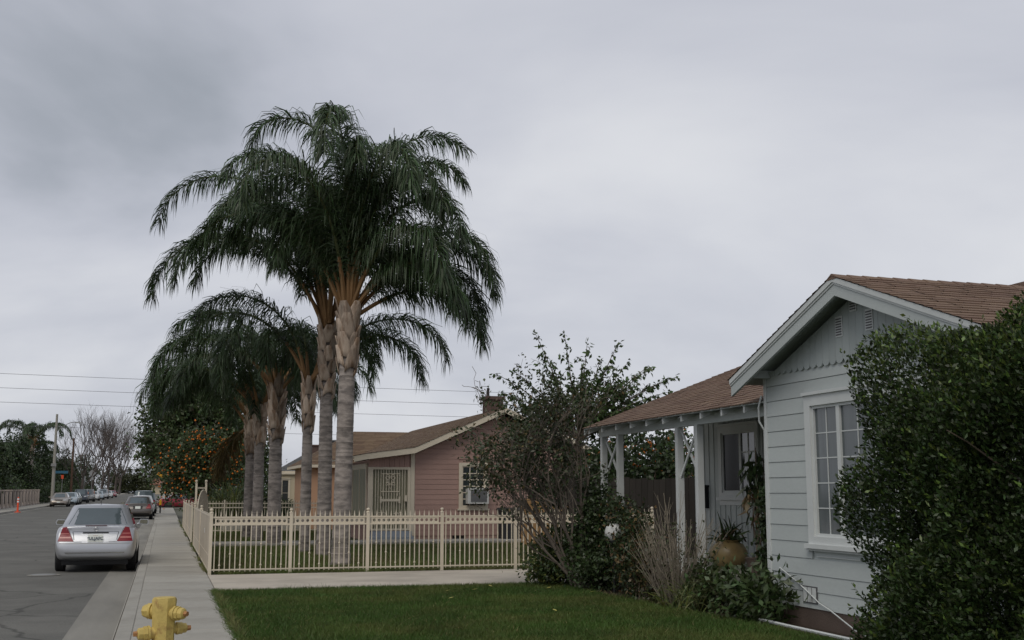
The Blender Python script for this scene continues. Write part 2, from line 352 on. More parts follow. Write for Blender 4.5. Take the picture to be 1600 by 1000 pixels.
# ================================================================ HYDRANT
hx, hy_, hz = .04, 9.35, .225
t = thing('fire_hydrant', 'yellow wet barrel fire hydrant with rusty brass nuts beside the kerb', 'fire hydrant', (hx, hy_, hz))
b = MB(); b.lathe([(.16, -.08), (.16, -.04), (.10, -.035), (.088, .10), (.084, .40), (.090, .60), (.094, .668), (.088, .684), (.0, .688)], (hx, hy_, hz), seg=8, phase=.25); b.build('barrel', hyd, t, smooth=25)
b = MB(); b.lathe([(.0, .0), (.085, .0), (.078, .006), (0, .009)], (hx, hy_, hz+.685), seg=24); b.build('cap', hyd, t, smooth=30)
def outlet(az, z, r, big=True, nut=True, ln=.07):
    d = Vector((math.cos(az), math.sin(az), 0)); c = Vector((hx, hy_, hz+z))
    q = MB(); q.tube([c+d*.06, c+d*(.085+ln*.3)], [r*.82]*2, 16); q.tube([c+d*(.085+ln*.3), c+d*(.09+ln*.3+.012)], [r*1.06]*2, 20); o = q.build('outlet', hyd, t, smooth=40)
    q = MB(); q.tube([c+d*(.104+ln*.3), c+d*(.13+ln*.3), c+d*(.13+ln*.3), c+d*(.15+ln*.6), c+d*(.158+ln*.6)], [r*.98, r*1.0, r*.86, r*.8, r*.5], 8); q.build('outlet_cap', hyd, o, smooth=25)
    if nut:
        e0 = .155+ln*.6
        q = MB(); q.tube([c+d*e0, c+d*(e0+.03)], [.022, .020], 5); q.build('nut', brass, o)
    return c+d*(.16+ln*.6)
outlet(R(-38), .575, .052, ln=.05)
outlet(R(148), .585, .058, nut=False, ln=.03)
p = outlet(R(195), .43, .054, ln=.06)
outlet(R(14), .455, .044, ln=.035)
outlet(R(-100), .16, .05, ln=.03)
b = MB(); b.tube([p+Vector((0, -.02, -.05)), p+Vector((.012, -.02, -.12)), p+Vector((.03, -.01, -.17)), p+Vector((.07, 0, -.19)), p+Vector((.11, 0, -.15))], .006, 5); b.build('chain', steelm, t)

# ================================================================ CREAM FENCE (front)
FY = 23.25
t = thing('iron_fence', 'cream wrought iron picket fence with ring frieze along the driveway', 'fence', (.88, FY, .15))
posts = [.9, 2.42, 3.94, 5.46, 7.02, 8.55, 10.1]
fp = MB(); fp.box((-.03, -.03, -.02), (.03, .03, 1.16)); fp.lathe([(.04, 1.16), (.04, 1.175), (.018, 1.185), (.016, 1.195), (.03, 1.21), (.034, 1.225), (.028, 1.245), (.0, 1.255)], seg=10); fpm = fp.mesh('post', ironp)
pk = MB(); pk.box((-.009, -.009, .05), (.009, .009, 1.10)); pk.add([(-.013, -.009, 1.10), (.013, -.009, 1.10), (.013, .009, 1.10), (-.013, .009, 1.10), (0, 0, 1.22)], [(0, 1, 4), (1, 2, 4), (2, 3, 4), (3, 0, 4), (0, 3, 2, 1)]); pkm = pk.mesh('picket', ironp)
cl = MB(); cl.lathe([(.010, -.02), (.02, -.008), (.02, .008), (.010, .02)], seg=8); clm = cl.mesh('collar', ironp)
rg = MB(); sg = 16; vs = []; fs = []
for k in range(sg):
    a = 2*math.pi*k/sg; c_, s_ = math.cos(a), math.sin(a); q = 1/max(abs(c_), abs(s_))
    for rx_, rz_q in ((.030*c_, .030*s_), (.041*q*c_, .0555*q*s_)):
        for yy in (-.005, .005): vs.append((rx_, yy, rz_q))
for k in range(sg):
    a, c = 4*k, 4*((k+1) % sg); fs += [(a, a+2, c+2, c), (a+1, c+1, c+3, a+3), (a, c, c+1, a+1), (a+2, a+3, c+3, c+2)]
rg.add(vs, fs); rgm = rg.mesh('frieze_plate', ironp)
for x in posts: obj('post', fpm, t).location = (x, FY, .15)
for i in range(len(posts)-1):
    x0, x1 = posts[i]+.03, posts[i+1]-.03; n = 15
    for za, zb in ((.075, .10), (.925, .955), (1.065, 1.095)): b = MB(); b.box((x0, FY-.014, .15+za), (x1, FY+.014, .15+zb)); b.build('rail', ironp, t)
    # pierced frieze plate corners between the rails read as rings; thin backing strips
    for k in range(n):
        x = x0+(x1-x0)*(k+.5)/n
        pko = obj('picket', pkm, t); pko.location = (x, FY, .15)
        if k < n-1:
            obj('frieze_plate', rgm, t).location = (x+(x1-x0)/n/2, FY, .15+1.01)
        if k % 2 == 1:
            for zc in ((.17, .57) if k % 4 == 1 else (.38,)): obj('collar', clm, t).location = (x, FY, .15+zc)
# children were placed in world coordinates (matrix_parent_inverse handles the base)

# side fence of sheet panels along the sidewalk
def sheet_fence(y0, y1, n, label):
    t = thing('sheet_fence', label, 'fence', (.89, y0, .15), 'solid cream fence runs along the sidewalk')
    for i in range(n+1):
        y = y0+(y1-y0)*i/n; o = obj('post', fpm, t); o.location = (.9, y, .15+rise(y))
    for i in range(n):
        a, c = y0+(y1-y0)*i/n+.03, y0+(y1-y0)*(i+1)/n-.03; b = MB(); z = .15+rise(a)
        b.box((.885, a, z+.07), (.897, c, z+1.13)); b.build('sheet_panel', ironsheet, t)
        for za, zb, xa, xb in ((1.09, 1.13, .878, .922), (.04, .07, .878, .922), (.34, .348, .879, .884)): b = MB(); b.box((xa, a, z+za), (xb, c, z+zb)); b.build('rail', ironp, t)
        b = MB()
        for k in range(int((c-a)/.12)): b.box((.905, a+.06+k*.12, z+.07), (.917, a+.072+k*.12, z+1.08))
        b.build('picket_row', ironp, t)['kind'] = 'stuff'
    return t
tf = sheet_fence(23.34, 35.5, 2, 'solid cream sheet metal fence from the corner post to the yard gate')
b = MB(); b.box((.874, 26.0, .85), (.878, 26.12, .95)); b.build('plate', whitep, tf, )['label'] = 'small white plate on the sheet fence'
sheet_fence(39.0, 55, 3, 'solid cream sheet metal fence beyond the yard gate')
# gate with tall posts
t = thing('yard_gate', 'cream iron yard gate with tall ball topped posts and arched leaf standing open', 'gate', (1.1, 37, .15))
for x, y in ((.94, 36.6), (1.23, 36.75)):
    b = MB(); b.box((x-.03, y-.03, .13), (x+.03, y+.03, 1.98)); b.build('gate_post', ironp, t)
    b = MB(); b.lathe([(.03, 1.98), (.042, 1.995), (.018, 2.01), (.036, 2.035), (.042, 2.06), (.03, 2.085), (0, 2.095)], (x, y, 0), seg=10); b.build('ball_finial', ironp, t, smooth=40)
b = MB(); b.hexa([(.97, 36.59, 1.82), (1.2, 36.74, 1.82), (1.2, 36.77, 1.82), (.97, 36.62, 1.82), (.97, 36.59, 1.87), (1.2, 36.74, 1.87), (1.2, 36.77, 1.87), (.97, 36.62, 1.87)]); b.build('cross_bar', ironp, t)
Lp0, Lp1 = Vector((.98, 35.75, 0)), Vector((1.30, 36.6, 0))
def leafpt(u, z): q = Lp0.lerp(Lp1, u); return (q.x, q.y, z)
arc = [leafpt(.5-.5*math.cos(math.pi*k/14), 1.22+.56*math.sin(math.pi*k/14)) for k in range(15)]
b = MB(); b.prism([leafpt(0, .25)]+arc+[leafpt(1, .25)], (-.012, .005, 0)); b.build('gate_leaf', ironsheet, t)
b = MB(); b.tube([leafpt(0, .25)]+arc+[leafpt(1, .25)], .018, 6); b.tube([leafpt(.5-.3*math.cos(math.pi*k/10), 1.15+.34*math.sin(math.pi*k/10)) for k in range(11)], .014, 6); b.tube([leafpt(0, 1.15), leafpt(1, 1.15)], .014, 6); b.build('leaf_frame', ironp, t)
# back divider fence
def picket_fence(y, x0, x1, bays, h, label, m=ironp, z0=.15):
    t = thing('picket_fence', label, 'fence', (x0, y, z0))
    for i in range(bays+1):
        x = x0+(x1-x0)*i/bays; b = MB(); b.box((x-.03, y-.03, z0-.03), (x+.03, y+.03, z0+h+.04)); b.build('post', m, t)
    for i in range(bays):
        a, c = x0+(x1-x0)*i/bays+.03, x0+(x1-x0)*(i+1)/bays-.03
        for za in (.08, h-.28, h-.12): b = MB(); b.box((a, y-.014, z0+za), (c, y+.014, z0+za+.04)); b.build('rail', m, t)
        b = MB(); n = int((c-a)/.115)
        for k in range(n): x = a+(c-a)*(k+.5)/n; b.box((x-.009, y-.009, z0+.05), (x+.009, y+.009, z0+h))
        b.build('picket_row', m, t)['kind'] = 'stuff'
picket_fence(46.8, .95, 6.3, 4, 1.24, 'cream picket fence dividing the two front yards behind the palms')
b = MB(); b.box((2.3, 49.5, .12), (5.6, 50.2, .55)); b.box((2.25, 49.45, .55), (5.65, 50.25, .60)); 
t = thing('garden_wall', 'low pale concrete planter wall behind the dividing picket fence', 'wall', (4, 49.8, .12)); b.build('wall_body', concrete, t)

# ================================================================ HOUSE HELPERS
def boards(parent, m, wall, u0, u1, v0, v1, step, mat, holes=(), top=None, name='siding_board', thick=.02):
    # horizontal boards; holes (ua,ub,va,vb); top(v)->(umin,umax) limits under a gable
    v = v0
    while v < v1-.02:
        va, vb = v, min(v+step, v1); a, c = u0, u1
        if top:
            a2, c2 = top(va); a3, c3 = top(vb); a, c = max(a, a2), min(c, c2)
            if c-a < .1: break
        segs = [(a, c)]
        for ha, hb, hc, hd in holes:
            if vb > hc+.01 and va < hd-.01:
                ns = []
                for s0, s1 in segs:
                    if hb <= s0 or ha >= s1: ns.append((s0, s1))
                    else:
                        if ha-s0 > .02: ns.append((s0, ha))
                        if s1-hb > .02: ns.append((hb, s1))
                segs = ns
        for s0, s1 in segs:
            b = MB()
            if top:
                def lim(vv):
                    l, r_ = top(vv); return max(s0, l), min(s1, r_)
                (p0, p1), (q0, q1) = (s0, s1), lim(vb)
                if q1 <= q0: q0 = q1 = (q0+q1)/2
                vg = vb-.007
                b.hexa([wall(p0, va, 0), wall(p1, va, 0), wall(p1, va, thick+.004), wall(p0, va, thick+.004), wall(q0, vg, 0), wall(q1, vg, 0), wall(q1, vg, thick-.004), wall(q0, vg, thick-.004)])
            else: b.wbox(wall, s0, s1, va, vb-.007, 0, thick+.004, top=thick-.004)
            b.build(name, mat, parent)
        v += step
def shingles(parent, p0, p1, p2, p3, mat, rngs, cw=.30, ch=.14, thick=.012, base=shing, name='shingle_courses', deck=None):
    # p0->p1 eave, p3->p2 ridge
    p0, p1, p2, p3 = map(Vector, (p0, p1, p2, p3)); nrm = (p1-p0).cross(p3-p0).normalized()
    if nrm.z < 0: nrm = -nrm
    n = max(1, int(((p3-p0).length+(p2-p1).length)/2/ch)); V = []
    for i in range(n):
        t0, t1 = i/n, min(1, (i+1.25)/n)
        a0, a1 = p0.lerp(p3, t0), p1.lerp(p2, t0); b0, b1 = p0.lerp(p3, t1), p1.lerp(p2, t1)
        k = max(1, int((a1-a0).length/cw)); off = rngs.random()*.8
        us = [0]+[(j+off)/k for j in range(k+1) if .02 < (j+off)/k < .98]+[1]
        for j in range(len(us)-1):
            h = thick*rngs.uniform(.8, 1.5); u, w = us[j], us[j+1]-.012/max(.3, (a1-a0).length)
            A, B = a0.lerp(a1, u)+nrm*h, a0.lerp(a1, w)+nrm*h; C_, D_ = b0.lerp(b1, w)+nrm*.002, b0.lerp(b1, u)+nrm*.002
            V.append([A, B, C_, D_]); V.append([A-nrm*h, B-nrm*h, B, A])
    o = obj(name, np_mesh(name, np.array([[list(q) for q in f] for f in V]), 4, mat), parent); o['kind'] = 'stuff'
    return o
def deck(parent, p0, p1, p2, p3, th, mat, name='roof_deck'):
    q = [Vector(p) for p in (p0, p1, p2, p3)]; n = (q[1]-q[0]).cross(q[3]-q[0]).normalized()
    if n.z < 0: n = -n
    b = MB(); b.prism([v-n*.003 for v in q], -n*th); return b.build(name, mat, parent)
def beam(parent, name, a, b_, w, h, mat, up=None):
    # rectangular beam from a to b; top edge along the line
    a, b_ = Vector(a), Vector(b_); d = (b_-a).normalized(); side = d.cross(Vector((0, 0, 1))).normalized()*(w/2); dn = Vector((0, 0, -h))
    q = MB(); q.hexa([a-side+dn, b_-side+dn, b_+side+dn, a+side+dn, a-side, b_-side, b_+side, a+side]); return q.build(name, mat, parent)
def window(parent, wall, u0, u1, v0, v1, fw=.1, sashes=(1,), cols=2, rows=3, frame=trimw, glass=glassd, proud=.05, sill=True, head=True, mun=.018, wname='window'):
    b = MB()
    b.wbox(wall, u0, u0+fw, v0, v1, 0, proud); b.wbox(wall, u1-fw, u1, v0, v1, 0, proud)
    b.wbox(wall, u0+fw, u1-fw, v1-fw, v1, 0, proud+.002); b.wbox(wall, u0+fw, u1-fw, v0, v0+fw*.7, 0, proud+.002)
    win = b.build(wname, frame, parent)
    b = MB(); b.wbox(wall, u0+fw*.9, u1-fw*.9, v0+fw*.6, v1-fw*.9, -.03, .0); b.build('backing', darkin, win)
    if sill:
        b = MB(); b.wbox(wall, u0-.05, u1+.05, v0-.05, v0+.002, 0, proud+.035); b.build('sill', frame, win)
    if head:
        b = MB(); b.wbox(wall, u0-.01, u1+.01, v1-.002, v1+.035, 0, proud+.03); b.build('head_moulding', frame, win)
    ia, ib, ja, jb = u0+fw, u1-fw, v0+fw*.7, v1-fw; tot = sum(s if isinstance(s, (int, float)) else s[0] for s in sashes); u = ia
    for k, s in enumerate(sashes):
        wd_, cc, rr, gl = (s, cols, rows, glass) if isinstance(s, (int, float)) else s
        ua, ub = u, u+(ib-ia)*wd_/tot; u = ub; sf = .035
        b = MB(); b.wbox(wall, ua, ua+sf, ja, jb, .0, proud*.6); b.wbox(wall, ub-sf, ub, ja, jb, 0, proud*.6); b.wbox(wall, ua+sf, ub-sf, ja, ja+sf, 0, proud*.6-.002); b.wbox(wall, ua+sf, ub-sf, jb-sf, jb, 0, proud*.6-.002)
        b.build('sash', frame, win)
        A, B, C_, D_ = ua+sf, ub-sf, ja+sf, jb-sf
        for i in range(cc):
            for j in range(rr):
                b = MB(); b.wbox(wall, A+(B-A)*i/cc, A+(B-A)*(i+1)/cc, C_+(D_-C_)*j/rr, C_+(D_-C_)*(j+1)/rr, .004, .010); b.build('pane', gl, win)
        for i in range(1, cc):
            x = A+(B-A)*i/cc; b = MB(); b.wbox(wall, x-mun/2, x+mun/2, C_, D_, .006, .018); b.build('muntin', frame, win)
        for j in range(1, rr):
            y = C_+(D_-C_)*j/rr; b = MB(); b.wbox(wall, A, B, y-mun/2, y+mun/2, .006, .016); b.build('muntin', frame, win)
    return win
rs = random.Random(11)
# ================================================================ RIGHT HOUSE (grey blue)
H = thing('bungalow', 'grey blue clapboard bungalow with scalloped gable and brown shingle roof', 'house', (9.5, 13, .12))
WX = 7.45; wA = wx(WX); Y0, Y1, RC = 8.9, 13.4, 11.15; EZ, PZ = 3.17, 4.10; SL = (PZ-EZ)/(Y1+.28-RC)
b = MB(); b.box((WX+.002, Y0, .3), (12.5, Y1-.002, 3.1)); b.box((WX+.03, Y0+.05, .1), (12.4, Y1-.05, .32))
core = b.build('wall_core', housep, H)
b = MB(); b.box((WX-.012, Y0, .08), (WX+.03, Y1, .345)); b.box((WX, Y1-.04, .08), (9.6, Y1, .345)); b.build('foundation', found, H)
b = MB(); b.prism([(WX+.004, Y0, 3.08), (WX+.004, Y1, 3.08), (WX+.004, RC, 3.08+SL*(Y1-RC))], (.05, 0, 0)); b.build('gable_backing', darkin, H)
boards(H, wA, wA, Y0+.06, Y1-.06, .345, 3.235, .1935, housep, holes=[(9.93, 12.37, 1.08, 2.87)])
for y in (Y1-.06, Y0):
    b = MB(); b.wbox(wA, y, y+.06, .345, 3.2, 0, .032); b.build('corner_trim', trimw, H)
# scalloped gable boards
y = Y1-.03; bw = .143
while y > Y0:
    a, c = max(y-bw, Y0), y-.004
    ht = lambda q: 3.08+SL*(Y1-RC)-abs(q-RC)*SL-.02+.06
    cy, rr = (a+c)/2, (c-a)/2; sb = 3.235
    pts = [wA(cy-rr*math.cos(math.pi*k/8), sb-rr*.8*math.sin(math.pi*k/8), .046) for k in range(9)]
    tops = [(c, ht(c))]+([(RC, ht(RC))] if a < RC < c else [])+[(a, ht(a))]
    b = MB(); b.prism(pts+[wA(u, max(v, sb+.005), .046) for u, v in tops], (.020, 0, 0)); b.build('gable_board', gablep, H); y -= bw
for cy, cz in ((11.55, 3.60), (10.95, 3.60), (11.25, 3.855)):
    b = MB(); b.wbox(wA, cy-.07, cy+.07, cz-.12, cz+.12, .047, .056); v = b.build('gable_vent', trimw, H)
    for k in range(7):
        b = MB(); z = cz-.10+k*.03; b.wbox(wA, cy-.055, cy+.055, z, z+.014, .057, .062); b.build('louvre', acg, v)
# window: sash, fixed light, sash
w = window(H, wA, 9.93, 12.37, 1.10, 2.86, fw=.13, sashes=[(.5, 2, 5, glassc), (.95, 3, 5, glassc), (.5, 2, 5, glassc)], proud=.065, mun=.013)
for j in range(2):
    b = MB(); b.wbox(wA, 9.85+j*.03, 12.45-j*.03, 1.0-j*.0+.02-.0*j, 1.045, .02, .06) if j == 0 else b.wbox(wA, 10.0, 12.27, .955, .962, .02, .03)
    b.build('apron', trimw, w)
# foundation vent
b = MB(); b.wbox(wA, 12.28, 12.60, .40, .60, .018, .032); v = b.build('foundation_vent', acg, H)
for k in range(3): b = MB(); b.wbox(wA, 12.30+k*.10, 12.38+k*.10, .415, .585, .033, .038); b.build('slat', trimw, v)
b = MB(); b.tube([wA(13.1, .78, .05), wA(12.7, .63, .04), wA(12.2, .42, .05), wA(11.95, .36, .06), wA(11.4, .2, .10), wA(10.8, .14, .2)], .008, 5); b.build('cable', trimw, H)
b = MB(); b.tube([(7.05, 13.0, .17), (7.02, 12.3, .17), (7.03, 11.4, .165), (7.0, 10.6, .17)], .02, 6); tag(b.build('white_pipe', trimw), 'white plastic pipe lying on the soil at the foot of the bungalow', 'pipe')
# rake boards and roof of the wing
RX = 7.1; ey = Y1+.28; ey2 = RC-(ey-RC)
for s, yy in ((1, ey), (-1, ey2)):
    # outer fascia and upper fillet
    for (dx0, dx1, o0, o1, nm) in ((0, .035, -.035, -.215, 'rake_board'), (-.025, .0, .0, -.06, 'rake_fillet'), (-.012, 0, -.06, -.085, 'rake_fillet')):
        b = MB(); b.hexa([(RX+dx0, yy, EZ+o1), (RX+dx1, yy, EZ+o1), (RX+dx1, RC, PZ+o1), (RX+dx0, RC, PZ+o1), (RX+dx0, yy, EZ+o0), (RX+dx1, yy, EZ+o0), (RX+dx1, RC, PZ+o0), (RX+dx0, RC, PZ+o0)])
        b.build(nm, trimw if nm != 'rake_board' else housep, H)
    b = MB(); b.hexa([(RX+.035, yy, EZ-.06), (13, yy, EZ-.06), (13, RC, PZ-.06), (RX+.035, RC, PZ-.06), (RX+.035, yy, EZ-.004), (13, yy, EZ-.004), (13, RC, PZ-.004), (RX+.035, RC, PZ-.004)]); b.build('roof_deck', gablep, H)
    shingles(H, (RX-.035, yy+s*.03, EZ-.008), (13, yy+s*.03, EZ-.008), (13, RC, PZ+.004), (RX-.035, RC, PZ+.004), shing, rs)
    beam(H, 'lookout', (RX+.036, yy-s*.42, EZ+.09), (WX+.1, yy-s*.42, EZ+.09), .05, .10, housep)
b = MB()
for k in range(30): x = RX-.03+k*.2; b.hexa([(x, RC-.13, PZ-.035), (x+.24, RC-.13, PZ-.043), (x+.24, RC+.13, PZ-.043), (x, RC+.13, PZ-.035), (x, RC-.01, PZ+.03), (x+.24, RC-.01, PZ+.02), (x+.24, RC+.01, PZ+.02), (x, RC+.01, PZ+.03)])
b.build('ridge_cap', shing, H)
# porch and main roof
PX = 7.7; YE = 19.92; fl = .5; EX, EZ2 = 7.42, 2.885; PSL = .385; WPX = 9.6; RDX = 13.0
b = MB(); b.box((WX+.05, Y1, .08), (WPX, 20.0, fl)); b.build('porch_floor', concrete, H)
b = MB(); b.box((WPX, Y1-.02, .1), (WPX+3, 20.0, 3.6)); b.build('porch_wall', housep, H)
b = MB(); b.box((WPX+3, 15, .1), (18, 20.0, 2.9)); b.build('rear_wall', housep, H)
wP = wx(WPX); y = Y1+.02
while y < 19.98:
    skip = 17.46 < y+.1 and y < 19.06
    y2 = min(y+.2, 19.99); vr = [(fl, 1.48), (2.93, 3.4)] if skip else [(fl, 3.4)]
    for va, vb in vr:
        b = MB(); b.wbox(wP, y, y2-.006, va, vb, 0, .014); b.build('wall_board', housep, H)
        b = MB(); b.wbox(wP, y2-.028, y2+.012, va, vb, .0145, .03); b.build('batten', housep, H)
    y += .2
window(H, wP, 17.50, 18.98, 1.62, 2.88, fw=.12, sashes=[(1, 2, 3, glassd), (1.2, 1, 1, glassp)], proud=.05, mun=.03)
b = MB(); b.wbox(wP, 17.5, 18.98, 1.485, 1.565, .0, .04); b.build('window_apron', trimw, H)
b = MB(); b.wbox(wP, 19.42, 19.56, 1.42, 1.82, .03, .12); b.wbox(wP, 19.40, 19.58, 1.80, 1.84, .03, .14); b.build('mailbox', black, H)
beam(H, 'porch_beam', (PX, Y1+.03, 2.86), (PX, YE+.1, 2.86), .09, .145, housep)
py = [19.88, 19.10, 16.62, 15.92]
for yy in py:
    b = MB(); b.box((PX-.05, yy-.05, fl), (PX+.05, yy+.05, 2.714)); b.build('porch_post', trimw, H)
for a, c in ((19.83, 19.15), (16.57, 15.97)):
    for z0, z1 in ((1.95, 2.65), (2.65, 1.95)):
        q = MB(); q.hexa([(PX-.012, a, z0-.03), (PX+.012, a, z0-.03), (PX+.012, c, z1-.03), (PX-.012, c, z1-.03), (PX-.012+.0, a, z0+.03), (PX+.012, a, z0+.03), (PX+.012, c, z1+.03), (PX-.012, c, z1+.03)])
        if z0 > z1:
            for i in range(len(q.v)): q.v[i] = (q.v[i][0]+.026, q.v[i][1], q.v[i][2])
        q.build('lattice_brace', trimw, H)
rz_ = lambda x: EZ2+(x-EX)*PSL
k = 0; y = YE+.05
while y > Y1+.15:
    q = MB(); w2 = .024; q.hexa([(EX+.02, y-w2, rz_(EX+.02)-.125), (RDX, y-w2, rz_(RDX)-.125), (RDX, y+w2, rz_(RDX)-.125), (EX+.02, y+w2, rz_(EX+.02)-.125), (EX+.02, y-w2, rz_(EX+.02)-.03), (RDX, y-w2, rz_(RDX)-.03), (RDX, y+w2, rz_(RDX)-.03), (EX+.02, y+w2, rz_(EX+.02)-.03)])
    q.build('rafter', trimw, H); y -= .665
YR = 20.15
b = MB(); b.hexa([(EX, Y1-.9, rz_(EX)-.028), (RDX, Y1-.9, rz_(RDX)-.028), (RDX, YR, rz_(RDX)-.028), (EX, YR, rz_(EX)-.028), (EX, Y1-.9, rz_(EX)-.003), (RDX, Y1-.9, rz_(RDX)-.003), (RDX, YR, rz_(RDX)-.003), (EX, YR, rz_(EX)-.003)])
# the wing's own roof covers the part of the deck in front of Y1
b.v = [(x, max(yv, Y1+.02) if x < 9 else yv, zv) for x, yv, zv in b.v]; b.build('roof_deck', housep, H)
shingles(H, (EX-.03, YR+.02, rz_(EX-.03)), (EX-.03, Y1+.03, rz_(EX-.03)), (RDX, Y1+.03, rz_(RDX)), (RDX, YR+.02, rz_(RDX)), shing, rs)
q = MB(); q.hexa([(EX, YR-.02, rz_(EX)-.13), (RDX, YR-.02, rz_(RDX)-.13), (RDX, YR+.01, rz_(RDX)-.13), (EX, YR+.01, rz_(EX)-.13), (EX, YR-.02, rz_(EX)-.004), (RDX, YR-.02, rz_(RDX)-.004), (RDX, YR+.01, rz_(RDX)-.004), (EX, YR+.01, rz_(EX)-.004)]); q.build('rake_board', housep, H)
q = MB(); q.hexa([(RDX, 13.5, rz_(RDX)-.1), (RDX+5.5, 13.5, rz_(RDX)-2.2), (RDX+5.5, YR, rz_(RDX)-2.2), (RDX, YR, rz_(RDX)-.1), (RDX, 13.5, rz_(RDX)), (RDX+5.5, 13.5, rz_(RDX)-2.1), (RDX+5.5, YR, rz_(RDX)-2.1), (RDX, YR, rz_(RDX))]); q.build('rear_roof', shing, H)
b = MB(); b.tube([(7.40, 13.42, 2.95), (7.38, 13.47, 2.8), (7.40, 13.50, 2.62), (7.44, 13.44, 2.5), (7.43, 13.43, 1.2), (7.43, 13.43, .6)], .012, 5); b.build('conduit', trimw, H)

# ================================================================ MAUVE HOUSE
PY = 37.9
Hm = thing('mauve_house', 'mauve clapboard house with cream trim and security door behind the fence', 'house', (9, 40, .14))
wM = wy(PY)
b = MB(); b.box((7.9, PY+.002, .1), (14.1, 55, 3.0)); b.build('wall_core', pinkp, Hm)
rkz = lambda x: 4.40-(11.0-x)*.437 if x < 11 else 4.40-(x-11)*.437
b = MB(); b.prism([(7.9, PY+.004, 3.0), (14.1, PY+.004, 3.0), (11, PY+.004, rkz(11)-.1)], (0, .05, 0)); b.build('gable_backing', darkin, Hm)
boards(Hm, wM, wM, 7.96, 14.1, .30, 4.3, .168, pinkp, holes=[(9.46, 10.47, 1.17, 2.70)], top=lambda v: (max(7.96, 11-(4.32-v)/.437) if v > 2.95 else 7.96, min(14.1, 11+(4.32-v)/.437) if v > 2.95 else 14.1))
b = MB(); b.box((7.96, PY-.005, .1), (14.1, PY+.01, .30)); b.build('foundation', pinkp, Hm)
b = MB(); b.box((9.25, PY-.012, .18), (9.7, PY-.006, .42)); b.build('crawl_vent', darkin, Hm)
b = MB(); b.wbox(wM, 7.82, 7.95, .3, 3.0, 0, .035); b.build('corner_trim', cream, Hm)
w = window(Hm, wM, 9.46, 10.47, 1.17, 2.70, fw=.11, sashes=[(1, 3, 6, glassd)], frame=cream, proud=.05, sill=True, head=False, mun=.03)
b = MB(); b.wbox(wM, 9.70, 10.42, 1.34, 1.86, .02, .34); ac = b.build('air_conditioner', acm, Hm)
b = MB(); b.wbox(wM, 9.80, 10.35, 1.40, 1.80, .341, .352); b.build('grille', acg, ac)
for k in range(10): b = MB(); b.wbox(wM, 9.81, 10.34, 1.415+k*.039, 1.425+k*.039, .353, .358); b.build('grille_slat', steelm, ac)
# enclosed porch with security door
b = MB(); b.box((6.42, PY+.05, .1), (7.82, 42, .48)); b.build('porch_base', pinkp, Hm)
x = 6.42
while x < 7.8:
    b = MB(); x2 = min(x+.17, 7.815); b.add([(x, PY-.01, 2.54), (x2-.008, PY-.01, 2.54), (x2-.008, PY-.01, 2.80+(x2-6.42)*.165), (x, PY-.01, 2.80+(x-6.42)*.165), (x, PY+.02, 2.54), (x2-.008, PY+.02, 2.54), (x2-.008, PY+.02, 2.80+(x2-6.42)*.165), (x, PY+.02, 2.80+(x-6.42)*.165)], [(0, 1, 2, 3), (7, 6, 5, 4), (0, 4, 5, 1), (1, 5, 6, 2), (2, 6, 7, 3), (3, 7, 4, 0)]); b.build('porch_board', pinkp, Hm); x += .17
b = MB(); b.wbox(wM, 6.40, 6.56, .48, 2.54, -.05, .03); b.wbox(wM, 7.72, 7.815, .48, 2.54, -.05, .03); b.wbox(wM, 6.56, 7.72, 2.46, 2.54, -.05, .03); b.wbox(wM, 6.56, 7.72, .48, .54, -.05, .03); d = b.build('security_door', cream, Hm); d['label'] = 'cream wrought iron security door with scrollwork'
b = MB(); b.wbox(wM, 6.5, 7.75, .5, 2.5, -.12, -.08); b.build('door_screen', glassg, d)
n = 13
for k in range(1, n):
    x = 6.56+1.16*k/n; b = MB(); b.wbox(wM, x-.011, x+.011, .54, 2.46, -.02, .005); b.build('door_bar', cream, d)
def scroll(cx, cz, r, turns, s, a0=0.):
    return [wM(cx+s*r*(1-i/24*.75)*math.cos(a0+turns*6.283*i/24), cz+r*(1-i/24*.75)*math.sin(a0+turns*6.283*i/24), .012) for i in range(25)]
def iron(pts, r=.013): b = MB(); b.tube(pts, r, 5); b.build('scroll', cream, d)
for s in (-1, 1):
    iron(scroll(7.14+s*.10, 2.20, .10, 1.3, s, 1.2)); iron(scroll(7.14+s*.07, 1.98, .08, 1.2, s, -1.))
    for zz in (.98, .78): iron(scroll(7.14+s*.28+.06, zz, .085, 1.3, 1, 0)); iron(scroll(7.14+s*.28-.06, zz, .085, 1.3, -1, 0))
    iron([wM(7.14+s*.24, 2.34, .012), wM(7.14+s*.24, 1.6, .012)])
iron([wM(6.83, 2.32, .012), wM(7.45, 2.32, .012)]); iron([wM(6.83, 1.74, .012), wM(7.45, 1.74, .012)], .016); iron([wM(7.0, 2.2, .012), wM(7.14, 1.82, .012), wM(7.28, 2.2, .012)])
for u0, u1, v0, v1, dd in ((6.86, 7.42, 1.42, 1.50, .02), (6.80, 6.858, 1.36, 1.58, .022), (7.422, 7.48, 1.36, 1.58, .022)): b = MB(); b.wbox(wM, u0, u1, v0, v1, .006, dd); b.build('door_plate', cream, d)
b = MB(); b.wbox(wM, 7.61, 7.70, 1.42, 1.62, .006, .05); b.build('lock_box', cream, d)
wS = wx(6.42)
b = MB(); b.box((6.43, PY+.1, .48), (6.5, 42, 2.75)); b.build('porch_side', pinkp, Hm)
window(Hm, wS, 38.15, 41.2, .75, 2.62, fw=.1, sashes=[(1, 2, 1, glassg), (1, 2, 1, glassg)], frame=cream, proud=.05)
for k, (z0, ya) in enumerate(((.14, .62), (.30, .31))):
    b = MB(); b.box((6.5-.06*(1-k), PY-.05-ya, .13), (7.8+.06*(1-k), PY+.04, z0+.16)); b.build('step', stepm, Hm)
